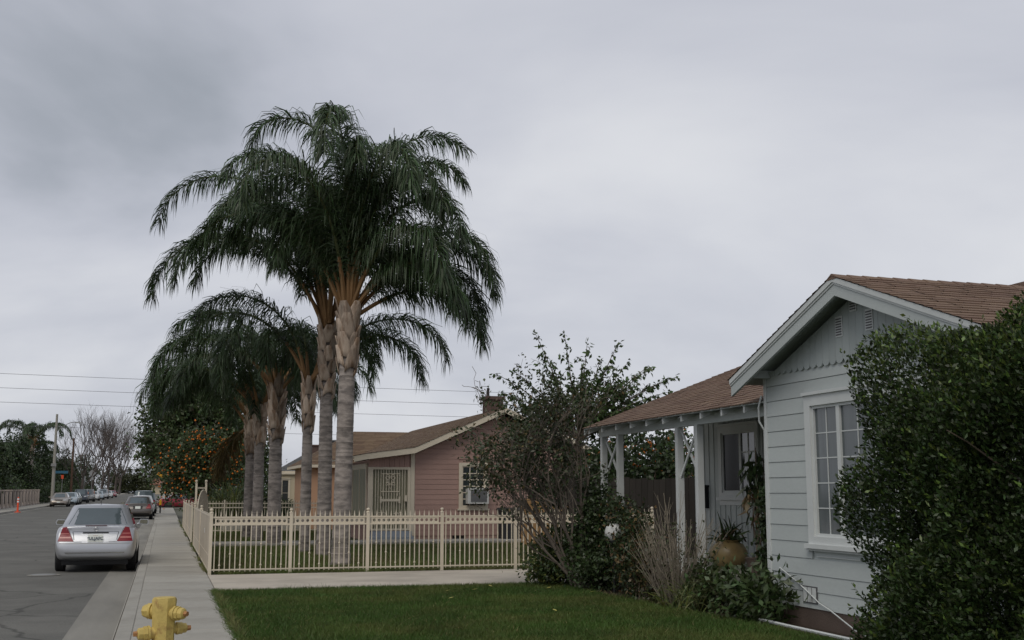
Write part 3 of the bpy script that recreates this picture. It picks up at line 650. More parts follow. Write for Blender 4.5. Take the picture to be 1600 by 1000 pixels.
# rake board and roofs
pts = [(5.86, 2.88), (6.24, 2.96), (7.88, 3.18), (10.98, 4.56)]
for (xa, za), (xb, zb) in zip(pts, pts[1:]):
    q = MB(); yy = PY-.42; q.hexa([(xa, yy, za-.19), (xb, yy, zb-.19), (xb, yy+.03, zb-.19), (xa, yy+.03, za-.19), (xa, yy, za), (xb, yy, zb), (xb, yy+.03, zb), (xa, yy+.03, za)]); q.build('rake_board', cream, Hm)
    q = MB(); q.hexa([(xa, yy+.031, za-.05), (xb, yy+.031, zb-.05), (xb, 53 if xa > 7 else 43, zb-.05), (xa, 53 if xa > 7 else 43, za-.05), (xa, yy+.031, za-.004), (xb, yy+.031, zb-.004), (xb, 53 if xa > 7 else 43, zb-.004), (xa, 53 if xa > 7 else 43, za-.004)]); q.build('roof_deck', cream, Hm)
    ye = 53 if xa > 7 else 43
    shingles(Hm, (xa, ye, za), (xa, yy-.03, za), (xb, yy-.03, zb), (xb, ye, zb), shing2, rs, cw=.4, ch=.16)
q = MB(); q.hexa([(10.98, PY-.42, 4.5), (14.6, PY-.42, 2.95), (14.6, 53, 2.95), (10.98, 53, 4.5), (10.98, PY-.42, 4.56), (14.6, PY-.42, 3.01), (14.6, 53, 3.01), (10.98, 53, 4.56)]); q.build('rear_roof', shing2, Hm)
q = MB(); q.hexa([(10.98, PY-.43, 4.37), (14.6, PY-.43, 2.82), (14.6, PY-.40, 2.82), (10.98, PY-.40, 4.37), (10.98, PY-.43, 4.565), (14.6, PY-.43, 3.015), (14.6, PY-.40, 3.015), (10.98, PY-.40, 4.565)]); q.build('rake_board', cream, Hm)
b = MB(); b.box((10.85, 39.4, 4.0), (11.45, 40.0, 4.98)); b.box((10.80, 39.35, 4.98), (11.5, 40.05, 5.1)); ch = b.build('chimney', brick, Hm)
b = MB(); b.tube([(11.0, 39.8, 5.1), (11.0, 39.8, 5.42)], .05, 10); b.build('flue', black, ch)
# antenna tangle on the chimney
rw = random.Random(8); b = MB()
for k in range(9):
    p = Vector((10.75+rw.uniform(-.2, .3), 39.6, 4.9)); pl = [p.copy()]
    for j in range(7): p = p+Vector((rw.uniform(-.22, .15), rw.uniform(-.05, .05), rw.uniform(-.08, .25))); pl.append(p.copy())
    b.tube(pl, .008, 4)
t = thing('dry_vine', 'tangled bare vine climbing over the chimney of the mauve house', 'vine', (10.5, 39.5, 4.6)); b.build('stem', twigm, t)

# ================================================================ SALMON AND TAN HOUSES
def hip_house(name, label, x0, x1, y0, y1, ez, rz2, rx0, wallm, roofm, trimm, over=.35, z0=.1):
    t = thing(name, label, 'house', ((x0+x1)/2, (y0+y1)/2, z0))
    b = MB(); b.box((x0, y0, z0), (x1, y1, ez)); b.build('wall', wallm, t)
    A, B, C_, D_ = (x0-over, y0-over, ez), (x1+over, y0-over, ez), (x1+over, y1+over, ez), (x0-over, y1+over, ez); ym = (y0+y1)/2
    E1, E2 = (rx0, ym, rz2), (x1+over, ym, rz2)
    b = MB(); b.prism([A, B, C_, D_], (0, 0, -.12)); b.build('eave_fascia', trimm, t)
    shingles(t, A, B, E2, E1, roofm, rs, cw=.45, ch=.17); shingles(t, D_, A, E1, E1, roofm, rs, cw=.45, ch=.17)
    b = MB(); b.add([A, B, C_, D_, E1, E2], [(0, 1, 5, 4), (3, 0, 4), (2, 3, 4, 5), (1, 2, 5)]); 
    b.v = [(x, y, zz-.006) for x, y, zz in b.v]; b.build('roof', roofm, t); return t
th = hip_house('salmon_house', 'salmon stucco house with hipped brown roof beyond the palms', 5.95, 12, 50.6, 56, 2.9, 4.50, 8.3, salmon, shing2, cream)
wT = wy(50.6); 
b = MB(); b.wbox(wT, 7.1, 8.3, 0.15, 2.35, 0, .03); b.build('side_door', oldwood, th)
tt = hip_house('tan_house', 'tan house with grey hipped roof and bay window beyond the salmon house', 6.4, 13, 63, 70, 2.85, 4.7, 9.0, tanst, shingg, cream)
b = MB(); b.box((7.6, 64.4, 3.6), (8.1, 64.9, 4.25)); b.box((7.55, 64.35, 4.25), (8.15, 64.95, 4.33)); b.build('chimney', brick, tt)
b = MB(); b.lathe([(.22, 0), (.22, .45), (.30, .46), (.30, .55), (.0, .62)], (8.75, 64.8, 4.0), seg=10); b.build('roof_turbine', black, tt)
b = MB(); bay = [(5.62, 63.6), (5.85, 62.75), (6.95, 62.75), (6.95, 64.6), (5.85, 64.6)]
b.prism([(x, y, .12) for x, y in bay], (0, 0, 2.55)); b.build('bay', tanst, tt)
b = MB(); b.prism([(x+(x-6.3)*.15, y+(y-63.7)*.15, 2.67) for x, y in bay], (0, 0, .1)); b.build('bay_roof', cream, tt)
wB = wy(62.75); window(tt, wB, 5.92, 6.42, .95, 2.45, fw=.06, sashes=[(1, 1, 2, glassd)], frame=cream, proud=.04)

# ================================================================ YARD THINGS BY THE MAUVE HOUSE
t = thing('wooden_gate', 'new orange brown wooden board gate beside the mauve house', 'gate', (10.9, 33.3, .14))
for k in range(12):
    x = 10.24+k*.142; b = MB(); b.box((x, 33.28+(k % 2)*.004, .16), (x+.136, 33.305+(k % 2)*.004, 1.52+rs.uniform(-.015, .015)+(.25 if k > 7 else 0))); b.build('board', wood, t)
for za in (.4, 1.2): b = MB(); b.box((10.24, 33.32, za), (11.9, 33.36, za+.1)); b.build('rail', wood, t)
b = MB(); b.box((10.62, 33.25, 1.14), (10.66, 33.279, 1.22)); b.box((10.74, 33.25, 1.14), (10.77, 33.279, 1.21)); b.build('latch', black, t)
def bin_(x, y, m, label):
    t = thing('wheelie_bin', label, 'bin', (x, y, .16))
    b = MB(); b.hexa([(x-.24, y-.27, .22), (x+.24, y-.27, .22), (x+.24, y+.25, .22), (x-.24, y+.25, .22), (x-.3, y-.33, 1.14), (x+.3, y-.33, 1.14), (x+.3, y+.32, 1.14), (x-.3, y+.32, 1.14)]); b.build('body', m, t)
    b = MB(); b.hexa([(x-.32, y-.37, 1.141), (x+.32, y-.37, 1.141), (x+.32, y+.35, 1.141), (x-.32, y+.35, 1.141), (x-.28, y-.30, 1.22), (x+.28, y-.30, 1.22), (x+.28, y+.3, 1.22), (x-.28, y+.3, 1.22)]); b.build('lid', m, t)
    for s in (-1, 1): b = MB(); b.lathe([(.12, -.03), (.12, .03)], (x+s*.24, y+.27, .24), axis='x', seg=14); b.build('wheel', black, t)
bin_(10.72, 36.3, M('bin_black', (.03, .032, .034), .6), 'black wheeled refuse bin against the mauve house')
bin_(11.38, 36.3, M('bin_grey', (.20, .215, .235), .6), 'grey wheeled refuse bin between the black bin and wooden gate')
def board_fence(x0, x1, y, h, m, label, z0=.12, bw=.15):
    t = thing('board_fence', label, 'fence', (x0, y, z0)); x = x0; k = 0
    while x < x1:
        b = MB(); b.box((x, y+(k % 2)*.005, z0), (x+bw-.008, y+.02+(k % 2)*.005, z0+h+rs.uniform(-.04, .04))); b.build('board', m, t); x += bw; k += 1
    for za in (.3, h-.4): b = MB(); b.box((x0, y+.03, z0+za), (x1, y+.07, z0+za+.09)); b.build('rail', m, t)
board_fence(8.9, 14.0, 25.2, 1.9, oldwood, 'weathered dark wooden board fence behind the porch of the bungalow')
# porch things
t = thing('plant_pot', 'large round ochre glazed pot on the porch floor', 'pot', (8.75, 17.1, .5))
b = MB(); b.lathe([(.14, 0), (.24, .06), (.30, .16), (.30, .28), (.24, .38), (.17, .42), (.19, .45), (.16, .45), (.15, .40), (0, .40)], (8.75, 17.1, .5), seg=24); b.build('pot_body', terra, t, smooth=50)
t = thing('garden_globe', 'white globe light on a short post among the dark shrubs', 'garden light', (6.95, 17.55, .12))
b = MB(); b.lathe([(.0, .93), (.06, .935), (.11, .97), (.14, 1.03), (.145, 1.09), (.12, 1.16), (.07, 1.205), (0, 1.215)], (6.95, 17.55, 0), seg=20); b.build('globe', globe_m, t, smooth=60)
b = MB(); b.tube([(6.95, 17.55, .1), (6.95, 17.55, .93)], .025, 8); b.tube([(6.95, 17.55, .91), (6.95, 17.55, .945)], .06, 12); b.build('post', black, t)
def reg4(n, r):
    P = np.column_stack([r.uniform(.9, 6.8, n), 9.5+r.random(n)*10]); f = np.sin(P[:, 0]*1.9+1)*np.sin(P[:, 1]*1.3)+np.sin(P[:, 0]*.7+P[:, 1]*2.9)*.6
    return P[f > .45]
grass('lawn_tufts', 16000, reg4, grassm, .095, nr, 'longer uneven tufts standing in the lawn', w=.006, lean=.6)
grass('lawn_straw', 9000, lambda n, r: np.column_stack([r.uniform(.9, 6.8, n), 9.5+r.random(n)*10]), M('straw_blade', (.20, .17, .075), .8, island=.3), .05, nr, 'dry straw blades scattered through the lawn', w=.005, lean=1.2)
def reg5(n, r): return np.column_stack([.86+np.abs(r.normal(size=n))*-.035, r.uniform(9, 19.6, n)])
grass('lawn_edge', 5000, reg5, grassm, .06, nr, 'ragged grass spilling over the sidewalk edge', w=.006, lean=.9)
# ================================================================ PALMS
palmrib = M('palm_rib', (.075, .085, .028), .6)
def frond(parent, base, phi, a0, a1, L, rng, n=64, leaf=.95, pw=1.7, old=False, bend=0., wfac=1.):
    # phi: 0 = right of the street axis frame, 90 = away; a0/a1 start and end elevation
    hd = RT*math.cos(R(phi))+FH*math.sin(R(phi)); up = np.array([0, 0, 1.]); sdv = np.cross(hd, up)
    m = 26; P = [np.array(base, float)]; T = []
    for i in range(m):
        s = i/(m-1); a = R(a0+(a1-a0)*s**pw); d = hd*math.cos(a)+up*math.sin(a)+sdv*bend*s; d /= np.linalg.norm(d); T.append(d); P.append(P[-1]+d*L/m)
    P = np.array(P); T = np.array(T+[T[-1]])
    b = MB(); k_ = 6; rr_ = [(.05*(1-i/m)**.9+.005) for i in range(m+1)]; PT = [tuple(p) for p in P]
    b.tube(PT[:k_+1], rr_[:k_+1], 5, cap=False); b.tube(PT[k_:], rr_[k_:], 4, 2, cap=False)
    nl = int(n*7); s = .17+.83*np.sort(rng.random(nl))**.92; idx = s*m; i0 = np.clip(idx.astype(int), 0, m-1); fr = (idx-i0)[:, None]
    B = P[i0]*(1-fr)+P[i0+1]*fr; Tt = unit(T[i0]*(1-fr)+T[np.minimum(i0+1, m)]*fr)
    sgn = np.where(rng.random(nl) < .5, -1., 1.)[:, None]
    nrm = unit(np.cross(np.broadcast_to(sdv, Tt.shape), Tt)); side = np.cross(Tt, nrm)
    el = rng.normal(.30, .62, (nl, 1))
    d0 = unit(side*sgn*np.cos(el)+nrm*np.sin(el)+Tt*(.45+.5*s[:, None]))
    ll = leaf*(np.minimum(1, .45+2.2*(s-.17))*(1-.62*np.clip(s-.55, 0, 1)**1.2/.45**1.2*.8))[:, None]*rng.uniform(.6, 1.2, (nl, 1))
    ll = np.maximum(ll, .15)
    g_ = rng.uniform(.7, 1.5, (nl, 1)); dn = np.array([0, 0, -1.])
    p1 = B+d0*ll*.30; d1 = unit(d0+dn*g_*.8); p2 = p1+d1*ll*.34; d2 = unit(d1+dn*g_*1.8); p3 = p2+d2*ll*.40
    w = unit(np.cross(d0, rng.normal(size=(nl, 3))*.5+nrm))*(.0135*wfac)
    q1 = np.stack([B-w*.5, B+w*.5, p1+w, p1-w], 1); q2 = np.stack([p1-w, p1+w, p2+w*.85, p2-w*.85], 1); q3 = np.stack([p2-w*.85, p2+w*.85, p3+w*.1, p3-w*.1], 1)
    # joined strips so that each leaflet is one island
    V = np.stack([B-w*.5, B+w*.5, p1-w, p1+w, p2-w*.85, p2+w*.85, p3], 1).reshape(-1, 3)
    base_i = np.arange(nl)*7; o = len(b.v); b.v += [tuple(v) for v in V.tolist()]
    for k in base_i.tolist():
        k += o; b.f += [(k, k+1, k+3, k+2), (k+2, k+3, k+5, k+4), (k+4, k+5, k+6)]
    b.mi += [1]*(3*nl)
    return b.build('frond', [petio, palmold if old else palmleaf, palmrib], parent, recalc=False)
def palm(base, top, r, bootz, fronds, label, seed, group='queen palms in the front yard', nb=16, n=64, leaf=.95, wfac=1.):
    rng = np.random.default_rng(seed); rr = random.Random(seed)
    t = thing('queen_palm', label, 'palm', base, group)
    b0, t0 = Vector(base), Vector(top); bz = bootz
    b = MB(); prof = []; pts = []; z = b0.z-.05; k = 0
    def cen(z): q = (z-b0.z)/(t0.z-b0.z); return Vector((b0.x+(t0.x-b0.x)*q, b0.y+(t0.y-b0.y)*q, z))
    rad = []
    while z < t0.z-.2:
        h = rr.uniform(.10, .22)*(1.15 if z < 2 else .8); q = (z-b0.z)/(t0.z-b0.z); rb = r*(1.13-.20*q+.25*max(0, .08-q)*4)
        pts += [cen(z), cen(z+h*.86), cen(z+h*.93)]; rad += [rb*rr.uniform(.97, 1.0), rb*rr.uniform(.985, 1.01), rb*rr.uniform(1.0, 1.035)]; z += h
    b.tube(pts, rad, 18); b.build('trunk', palmt, t, smooth=50)
    # leaf bases (boots) wrapping the top of the trunk
    H_ = t0.z-bz
    nb = int(nb*1.5)
    for k in range(nb):
        q = k/nb; z = bz+H_*q*.86; an = k*2.4+rr.uniform(-.3, .3); c = cen(z); hgt = rr.uniform(.34, .62)*(.8+.5*q); sp = rr.uniform(.45, .75)
        vs = []; fs = []; nu, nv = 6, 4
        for j in range(nv+1):
            v = j/nv
            for i in range(nu+1):
                u = i/nu*2-1; wdt = sp*(1-v**1.6*.78)*1.5; a = an+u*wdt; rad_ = r*(1.05+.12*math.sin(v*2.6)+(.42+.3*q)*v**2)+.03*(1-u*u)*(1-v)
                p = c+Vector((math.cos(a)*rad_, math.sin(a)*rad_, hgt*v-.12*(1-v)*abs(u)**2)); vs.append(p)
        for j in range(nv):
            for i in range(nu): a = j*(nu+1)+i; fs.append((a, a+1, a+nu+2, a+nu+1))
        b = MB(); b.add(vs, fs); o = b.build('leaf_base', boot, t, smooth=180)
        so_ = o.modifiers.new('thick', 'SOLIDIFY'); so_.thickness = .02
    top_ = np.array(top)
    for f in fronds:
        phi, a0, a1, L = f[:4]; kw = f[4] if len(f) > 4 else {}
        hd = RT*math.cos(R(phi))+FH*math.sin(R(phi)); frond(t, top_+hd*r*.55+np.array([0, 0, rr.uniform(-.25, .12)]), phi, a0, a1, L, rng, n=n, leaf=leaf, wfac=wfac, **kw)
    return t
def ring(k, a0, a1, L, seed, off=0.):
    r_ = random.Random(seed); return [(off+360/k*i+r_.uniform(-14, 14), a0+r_.uniform(-8, 8), a1+r_.uniform(-12, 12), L*r_.uniform(.9, 1.1)) for i in range(k)]
palm((3.72, 25.4, .14), (3.81, 25.5, 5.75), .18, 4.35, [(186, 91, -115, 6.5, {'pw': 3.4}), (268, 86, -95, 6.6, {'pw': 2.4}), (300, 82, -92, 5.8, {'pw': 2.2}), (0, 88, -45, 5.8, {'pw': 3.0}), (-8, 60, -92, 4.5, {'pw': 2.0}), (8, 56, -88, 4.4, {'pw': 1.8}), (22, 52, -90, 4.2), (-32, 46, -95, 3.8), (12, 36, -92, 3.8), (178, 70, -85, 5.4, {'pw': 2.0}), (235, 80, -92, 5.8, {'pw': 2.2}), (60, 80, -75, 6.2, {'pw': 2.2}), (110, 78, -78, 6.0, {'pw': 2.2}), (150, 80, -75, 6.0, {'pw': 2.2}), (330, 74, -92, 4.8, {'pw': 2.2}), (90, 88, -40, 5.4, {'pw': 2.6}), (315, 60, -95, 4.4), (345, 84, -60, 5.0, {'pw': 2.6}), (205, 86, -75, 5.8, {'pw': 2.6}), (280, 88, -70, 5.2, {'pw': 2.6}), (120, 87, -60, 5.2, {'pw': 2.6}), (170, 78, -80, 4.8, {'pw': 2.2}), (320, 80, -85, 5.0, {'pw': 2.2})],
     'tallest queen palm with orange leaf stalks, close behind the cream fence', 1, nb=17, n=84)
palm((3.88, 29.4, .14), (3.85, 29.4, 6.0), .165, 4.1, [(177, 78, -78, 7.6, {'pw': 2.1}), (183, 60, -88, 6.2), (205, 66, -88, 5.6, {'pw': 1.8}), (140, 78, -70, 6.0, {'pw': 2.2}), (110, 74, -75, 5.8), (230, 74, -90, 5.8, {'pw': 2.0}), (260, 68, -92, 5.4), (285, 62, -92, 4.8), (30, 66, -82, 5.2), (60, 76, -75, 5.4), (350, 50, -90, 4.8), (125, 80, -78, 5.4, {'pw': 2.2}), (200, 82, -75, 5.4, {'pw': 2.4}), (240, 84, -80, 5.4, {'pw': 2.4}), (300, 78, -85, 4.8), (180, 70, -82, 5.0)],
     'queen palm with grey boots standing beside the tallest palm', 2, nb=18, n=78)
palm((3.62, 31.3, .14), (3.62, 31.2, 4.7), .135, 3.35, [(0, 56, -82, 4.9), (-18, 48, -88, 4.2), (170, 62, -80, 5.0), (110, 66, -80, 4.6), (60, 70, -75, 4.2), (200, 80, -60, 4.6)],
     'slender queen palm with rusty brown boots in the row of palms', 3, nb=12, n=70)
palm((3.18, 35.3, .14), (3.14, 35.3, 4.85), .19, 3.2, [(180, 62, -78, 5.0), (200, 50, -85, 4.6), (150, 60, -80, 4.8), (120, 66, -80, 4.6), (250, 60, -90, 4.2), (275, 66, -92, 4.0), (30, 60, -82, 4.2), (70, 70, -80, 4.4), (330, 45, -90, 3.6), (190, 78, -60, 4.6), (300, 50, -92, 3.4)],
     'queen palm with shaggy pale boots in front of the tan house', 4, nb=16, n=66)
palm((2.97, 39.0, .14), (2.95, 39, 4.4), .165, 3.25, ring(12, 55, -85, 4.4, 5)+[(182, 66, -75, 4.8), (178, 52, -85, 4.6)],
     'queen palm with ragged boots beside the dividing picket fence', 5, nb=14, n=60)
palm((2.86, 42.0, .14), (2.86, 42, 4.2), .15, 3.0, ring(11, 56, -85, 4.4, 6, 10)+[(184, 64, -78, 4.8)]+[(150, -30, -88, 2.2, {'old': True})],
     'queen palm with a dead yellow frond at the end of the row', 6, nb=14, n=60)

# ================================================================ BROADLEAF
def tubes_np(b, a, c, r0, r1, mi=0, seg=5, wob=0., rr=None, k=4):
    a, c = Vector(a), Vector(c); pts = []; L = (c-a).length
    for i in range(k+1):
        q = a.lerp(c, i/k)
        if 0 < i < k and wob: q += Vector((rr.uniform(-1, 1), rr.uniform(-1, 1), rr.uniform(-.5, .5)))*wob*L
        pts.append(q)
    b.tube(pts, [r0+(r1-r0)*i/k for i in range(k+1)], seg, mi); return pts
def crown(blobs, n, clump, rng, shell=.5, per=40):
    # leaf points gathered in clumps through the blobs' volumes
    vol = np.array([b[3]*b[4]*b[5] for b in blobs])**.75; vol /= vol.sum(); out = []; cs = []
    for bl, f in zip(blobs, vol):
        nc = max(4, int(n*f/per)); d = unit(rng.normal(size=(nc, 3))); rad = rng.random((nc, 1))**shell
        c = np.array(bl[:3])+d*rad*np.array(bl[3:])*rng.uniform(.75, 1.12, (nc, 1)); cs.append(c)
        w = np.repeat(c, per, 0)+rng.normal(size=(nc*per, 3))*clump*np.repeat(rng.uniform(.5, 1.3, (nc, 1)), per, 0); out.append(w)
    return np.concatenate(out), np.concatenate(cs)
def tree(name, label, cat, base, blobs, n, mat, seed, ln=.16, wd=.06, clump=.35, tr=.18, split=.35, barkm=bark, group=None, nlimb=16, up=.1, shell=.5, mats2=None, share2=.2, stems=1, zmin=None, per=40, fruits=0, fr=.05):
    rng = np.random.default_rng(seed); rr = random.Random(seed)
    t = thing(name, label, cat, base, group)
    C, cs = crown(blobs, n, clump, rng, shell, per)
    if zmin is not None: C = C[C[:, 2] > zmin]; 
    V = leaves(C, rng, ln, wd, up)
    ms = [mat]+([mats2] if mats2 else []); mi = (rng.random(len(V)) < share2).astype(int) if mats2 else None
    obj('crown' if cat == 'tree' else 'foliage', np_mesh('crown', V, 4, ms, mi), t)
    b = MB(); b0 = Vector(base); topz = max(bl[2] for bl in blobs); cx = sum(bl[0] for bl in blobs)/len(blobs); cy = sum(bl[1] for bl in blobs)/len(blobs)
    fork = b0+(Vector((cx, cy, topz))-b0)*split
    if stems == 1: tubes_np(b, b0-Vector((0, 0, .08)), fork, tr, tr*.7, seg=8, wob=.04, rr=rr)
    sel = cs[rng.permutation(len(cs))[:nlimb]]
    for c in sel:
        st = fork if stems == 1 else b0+Vector((rr.uniform(-.2, .2), rr.uniform(-.2, .2), -.03))
        tubes_np(b, st, c, tr*(.55 if stems == 1 else .5), tr*.08, wob=.07, rr=rr)
    b.build('trunk' if cat == 'tree' else 'stem', barkm, t)
    if fruits:
        fc = cs[rng.integers(0, len(cs), fruits)]+rng.normal(size=(fruits, 3))*clump*.8; q = MB()
        d = unit(fc-np.array([cx, cy, topz*.6])); fc = fc+d*clump*.5-np.array([0, clump*1.2, 0])
        for c in fc.tolist():
            s_ = fr*rr.uniform(.7, 1.2); q.add([(c[0]+s_, c[1], c[2]), (c[0], c[1]+s_, c[2]), (c[0]-s_, c[1], c[2]), (c[0], c[1]-s_, c[2]), (c[0], c[1], c[2]+s_), (c[0], c[1], c[2]-s_)], [(0, 1, 4), (1, 2, 4), (2, 3, 4), (3, 0, 4), (1, 0, 5), (2, 1, 5), (3, 2, 5), (0, 3, 5)])
        o = q.build('fruit', fruit, t, smooth=180, recalc=False); o['kind'] = 'stuff'
    return t
# --- hedge by the bungalow window
def hedge():
    rng = np.random.default_rng(21); t = thing('hedge', 'tall dense glossy green hedge standing in front of the bungalow window', 'hedge', (6.25, 7.2, .12))
    x0, x1, y0, y1, z1 = 5.55, 6.9, 4.6, 8.92, 3.05; zl_ = -1.6; Cc = np.array([(x0+x1)/2, (y0+y1)/2, (z1+zl_)/2]); Hs = np.array([(x1-x0)/2, (y1-y0)/2, (z1-zl_)/2])
    n = 300000; U = rng.uniform(-1, 1, (n*3, 3)); d = (np.abs(U)**np.array([3., 7., 5.])).sum(1)**.25
    keep = (d < 1.0) & ((d > .55) | (rng.random(len(U)) < .55)); U = U[keep]; U = U[U[:, 2]*Hs[2]+Cc[2] > .05][:n]; P = Cc+U*Hs; P[:, 1] += .10*(1-P[:, 2]/1.5)*(U[:, 1] > 0)*U[:, 1]
    bump = -.06+.16*np.sin(P[:, 1]*4.1+P[:, 2]*1.7)+.09*np.sin(P[:, 2]*5.2+P[:, 1]*2.3+P[:, 0]*3)+.07*np.sin(P[:, 1]*9+P[:, 2]*7)
    bump = bump*np.clip(P[:, 2]/1.3, .35, 1)+.13*np.clip(1.1-P[:, 2], 0, 1)
    out = unit(U/Hs); P = P+out*bump[:, None]
    # holes and clumps
    hol = np.sin(P[:, 1]*6.3+1)*np.sin(P[:, 2]*5.1+.6)*np.sin(P[:, 0]*5+P[:, 1]*2); P, out = P[hol < .6], out[hol < .6]
    # sprigs: shoots that stick out of the surface
    ns = 1300; i = rng.permutation(len(P))[:ns]; sp = []; so_ = []
    for j in i:
        L = rng.uniform(.08, .26); dd = unit(out[j]*1.0+np.array([0, 0, .7])+rng.normal(size=3)*.3); k = int(L/.016)
        q = P[j]+np.outer(np.linspace(.0, L, k), dd); sp.append(q); so_.append(np.tile(dd, (k, 1)))
    SP, SO = np.concatenate(sp), np.concatenate(so_)
    low = P[:, 2] > .16; P, out = P[low], out[low]
    V1 = leaves(P, rng, .045, .0118, .5, out*.7); V2 = leaves(SP, rng, .05, .012, .3, SO*.9)
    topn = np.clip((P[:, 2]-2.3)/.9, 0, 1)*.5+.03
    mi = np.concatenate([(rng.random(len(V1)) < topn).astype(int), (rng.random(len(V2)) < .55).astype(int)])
    obj('foliage', np_mesh('hedge_leaves', np.concatenate([V1, V2]), 4, [lf_hedge, lf_hedge2], mi), t)
    b = MB(); rr = random.Random(4)
    for k in range(14):
        y = rr.uniform(4.6, 9.2); x = rr.uniform(6.0, 6.6); tubes_np(b, (x, y, .05), (x+rr.uniform(-.4, .4), y+rr.uniform(-.5, .5), rr.uniform(2.2, 2.9)), .035, .01, wob=.05, rr=rr)
        for j in range(7): z = rr.uniform(.4, 2.4); tubes_np(b, (x, y, z), (x+rr.choice((-1, 1))*rr.uniform(.3, .6), y+rr.uniform(-.4, .4), z+rr.uniform(.2, .5)), .012, .004, wob=.05, rr=rr)
    b.build('stem', bark, t)
hedge()
# --- spray tree behind the bungalow
def spray_tree():
    rng = np.random.default_rng(31); rr = random.Random(31); base = (10.0, 27.6, .12)
    t = thing('mulberry_tree', 'leafy tree with long arching sprays rising behind the porch roof', 'tree', base)
    b = MB(); cc = Vector((9.9, 27.3, 3.0)); tubes_np(b, base, cc, .13, .09, seg=8, wob=.02, rr=rr); pts = []; dirs = []
    sp = [(-1.1, 2.75, 0), (-.95, 2.2, .3), (-.35, 2.65, -.3), (.25, 2.45, .2), (.55, 2.0, -.2), (1.05, 2.5, .1), (1.3, 2.0, .3), (1.75, 1.75, -.2), (2.2, 1.5, .1), (2.35, 1.25, .4), (1.9, .95, -.3), (-1.6, 1.7, -.2), (-1.9, 1.2, .1), (-.7, 1.9, -.5), (.9, 1.4, -.5), (1.4, .7, .2), (-1.3, .8, -.4), (.1, 1.7, .5), (-.1, 1.2, -.6), (-1.9, .4, 0), (-2.1, 1.7, .2), (-2.3, 1.0, -.2), (2.5, 1.6, 0), (2.6, .9, .2)]
    sp += [(rr.uniform(-1.7, 1.9), rr.uniform(.4, 1.9), rr.uniform(-.7, .7)) for _ in range(26)]
    for u, v, w in sp:
        tip = cc+Vector((u*RT[0]+w*FH[0], u*RT[1]+w*FH[1], v)); mid = cc.lerp(tip, .5)+Vector((0, 0, .12+.1*abs(u)))
        pl = []
        for i in range(15):
            q = i/14; pl.append(cc*(1-q)**2+mid*2*q*(1-q)+tip*q*q)
        b.tube(pl, [.022*(1-i/15)+.004 for i in range(15)], 5)
        for i in range(4, 15):
            d = np.array((pl[min(i+1, 14)]-pl[i-1]).normalized())
            for j in range(8):
                pts.append(np.array(pl[i])+rng.normal(size=3)*.035); sd_ = rng.normal(size=3)*.5; dirs.append(d*.5+sd_+np.array([0, 0, -.75]))
        for s_ in range(3):
            q0 = rr.randint(5, 11); st = pl[q0]; e_ = st+Vector((rr.uniform(-.35, .35)+.15*u, rr.uniform(-.3, .3), rr.uniform(-.1, .35))); b.tube([st, st.lerp(e_, .5)+Vector((0, 0, .05)), e_], [.007, .005, .003], 4)
            for j in range(11): qq = rr.uniform(.3, 1); pts.append(np.array(st.lerp(e_, qq))+rng.normal(size=3)*.03); dirs.append(rng.normal(size=3)*.5+np.array([0, 0, -.6]))
    V = leaves(np.array(pts), rng, .13, .032, -.1, np.array(dirs), jit=.5)
    obj('crown', np_mesh('crown', V, 4, [lf_spray, lf_mid], (rng.random(len(V)) < .4).astype(int)), t); b.build('trunk', bark, t)
spray_tree()
# --- twiggy tree in the bed
def grow(b, p, d, L, r, depth, rr, tips, curve=.25, mi=0, split=(2, 3), ang=.6, shrink=.72, seg=4, up=.0):
    n = 4; pts = [p]
    for i in range(n):
        d = (d+Vector((rr.uniform(-1, 1), rr.uniform(-1, 1), rr.uniform(-1, 1)+up))*curve*.5).normalized(); pts.append(pts[-1]+d*L/n)
    b.tube(pts, [r*(1-.35*i/n) for i in range(n+1)], seg if depth > 1 else 3, mi, cap=False); tips.append(pts[-1])
    if depth <= 1: tips.append(pts[2]); return
    for k in range(rr.randint(*split)):
        a = Vector((rr.uniform(-1, 1), rr.uniform(-1, 1), rr.uniform(-.6, 1)+up)).normalized()
        grow(b, pts[-1] if k == 0 else pts[rr.randint(2, n)], (d+a*ang*rr.uniform(.7, 1.3)).normalized(), L*shrink*rr.uniform(.8, 1.15), r*.62, depth-1, rr, tips, curve, mi, split, ang, shrink, seg, up)
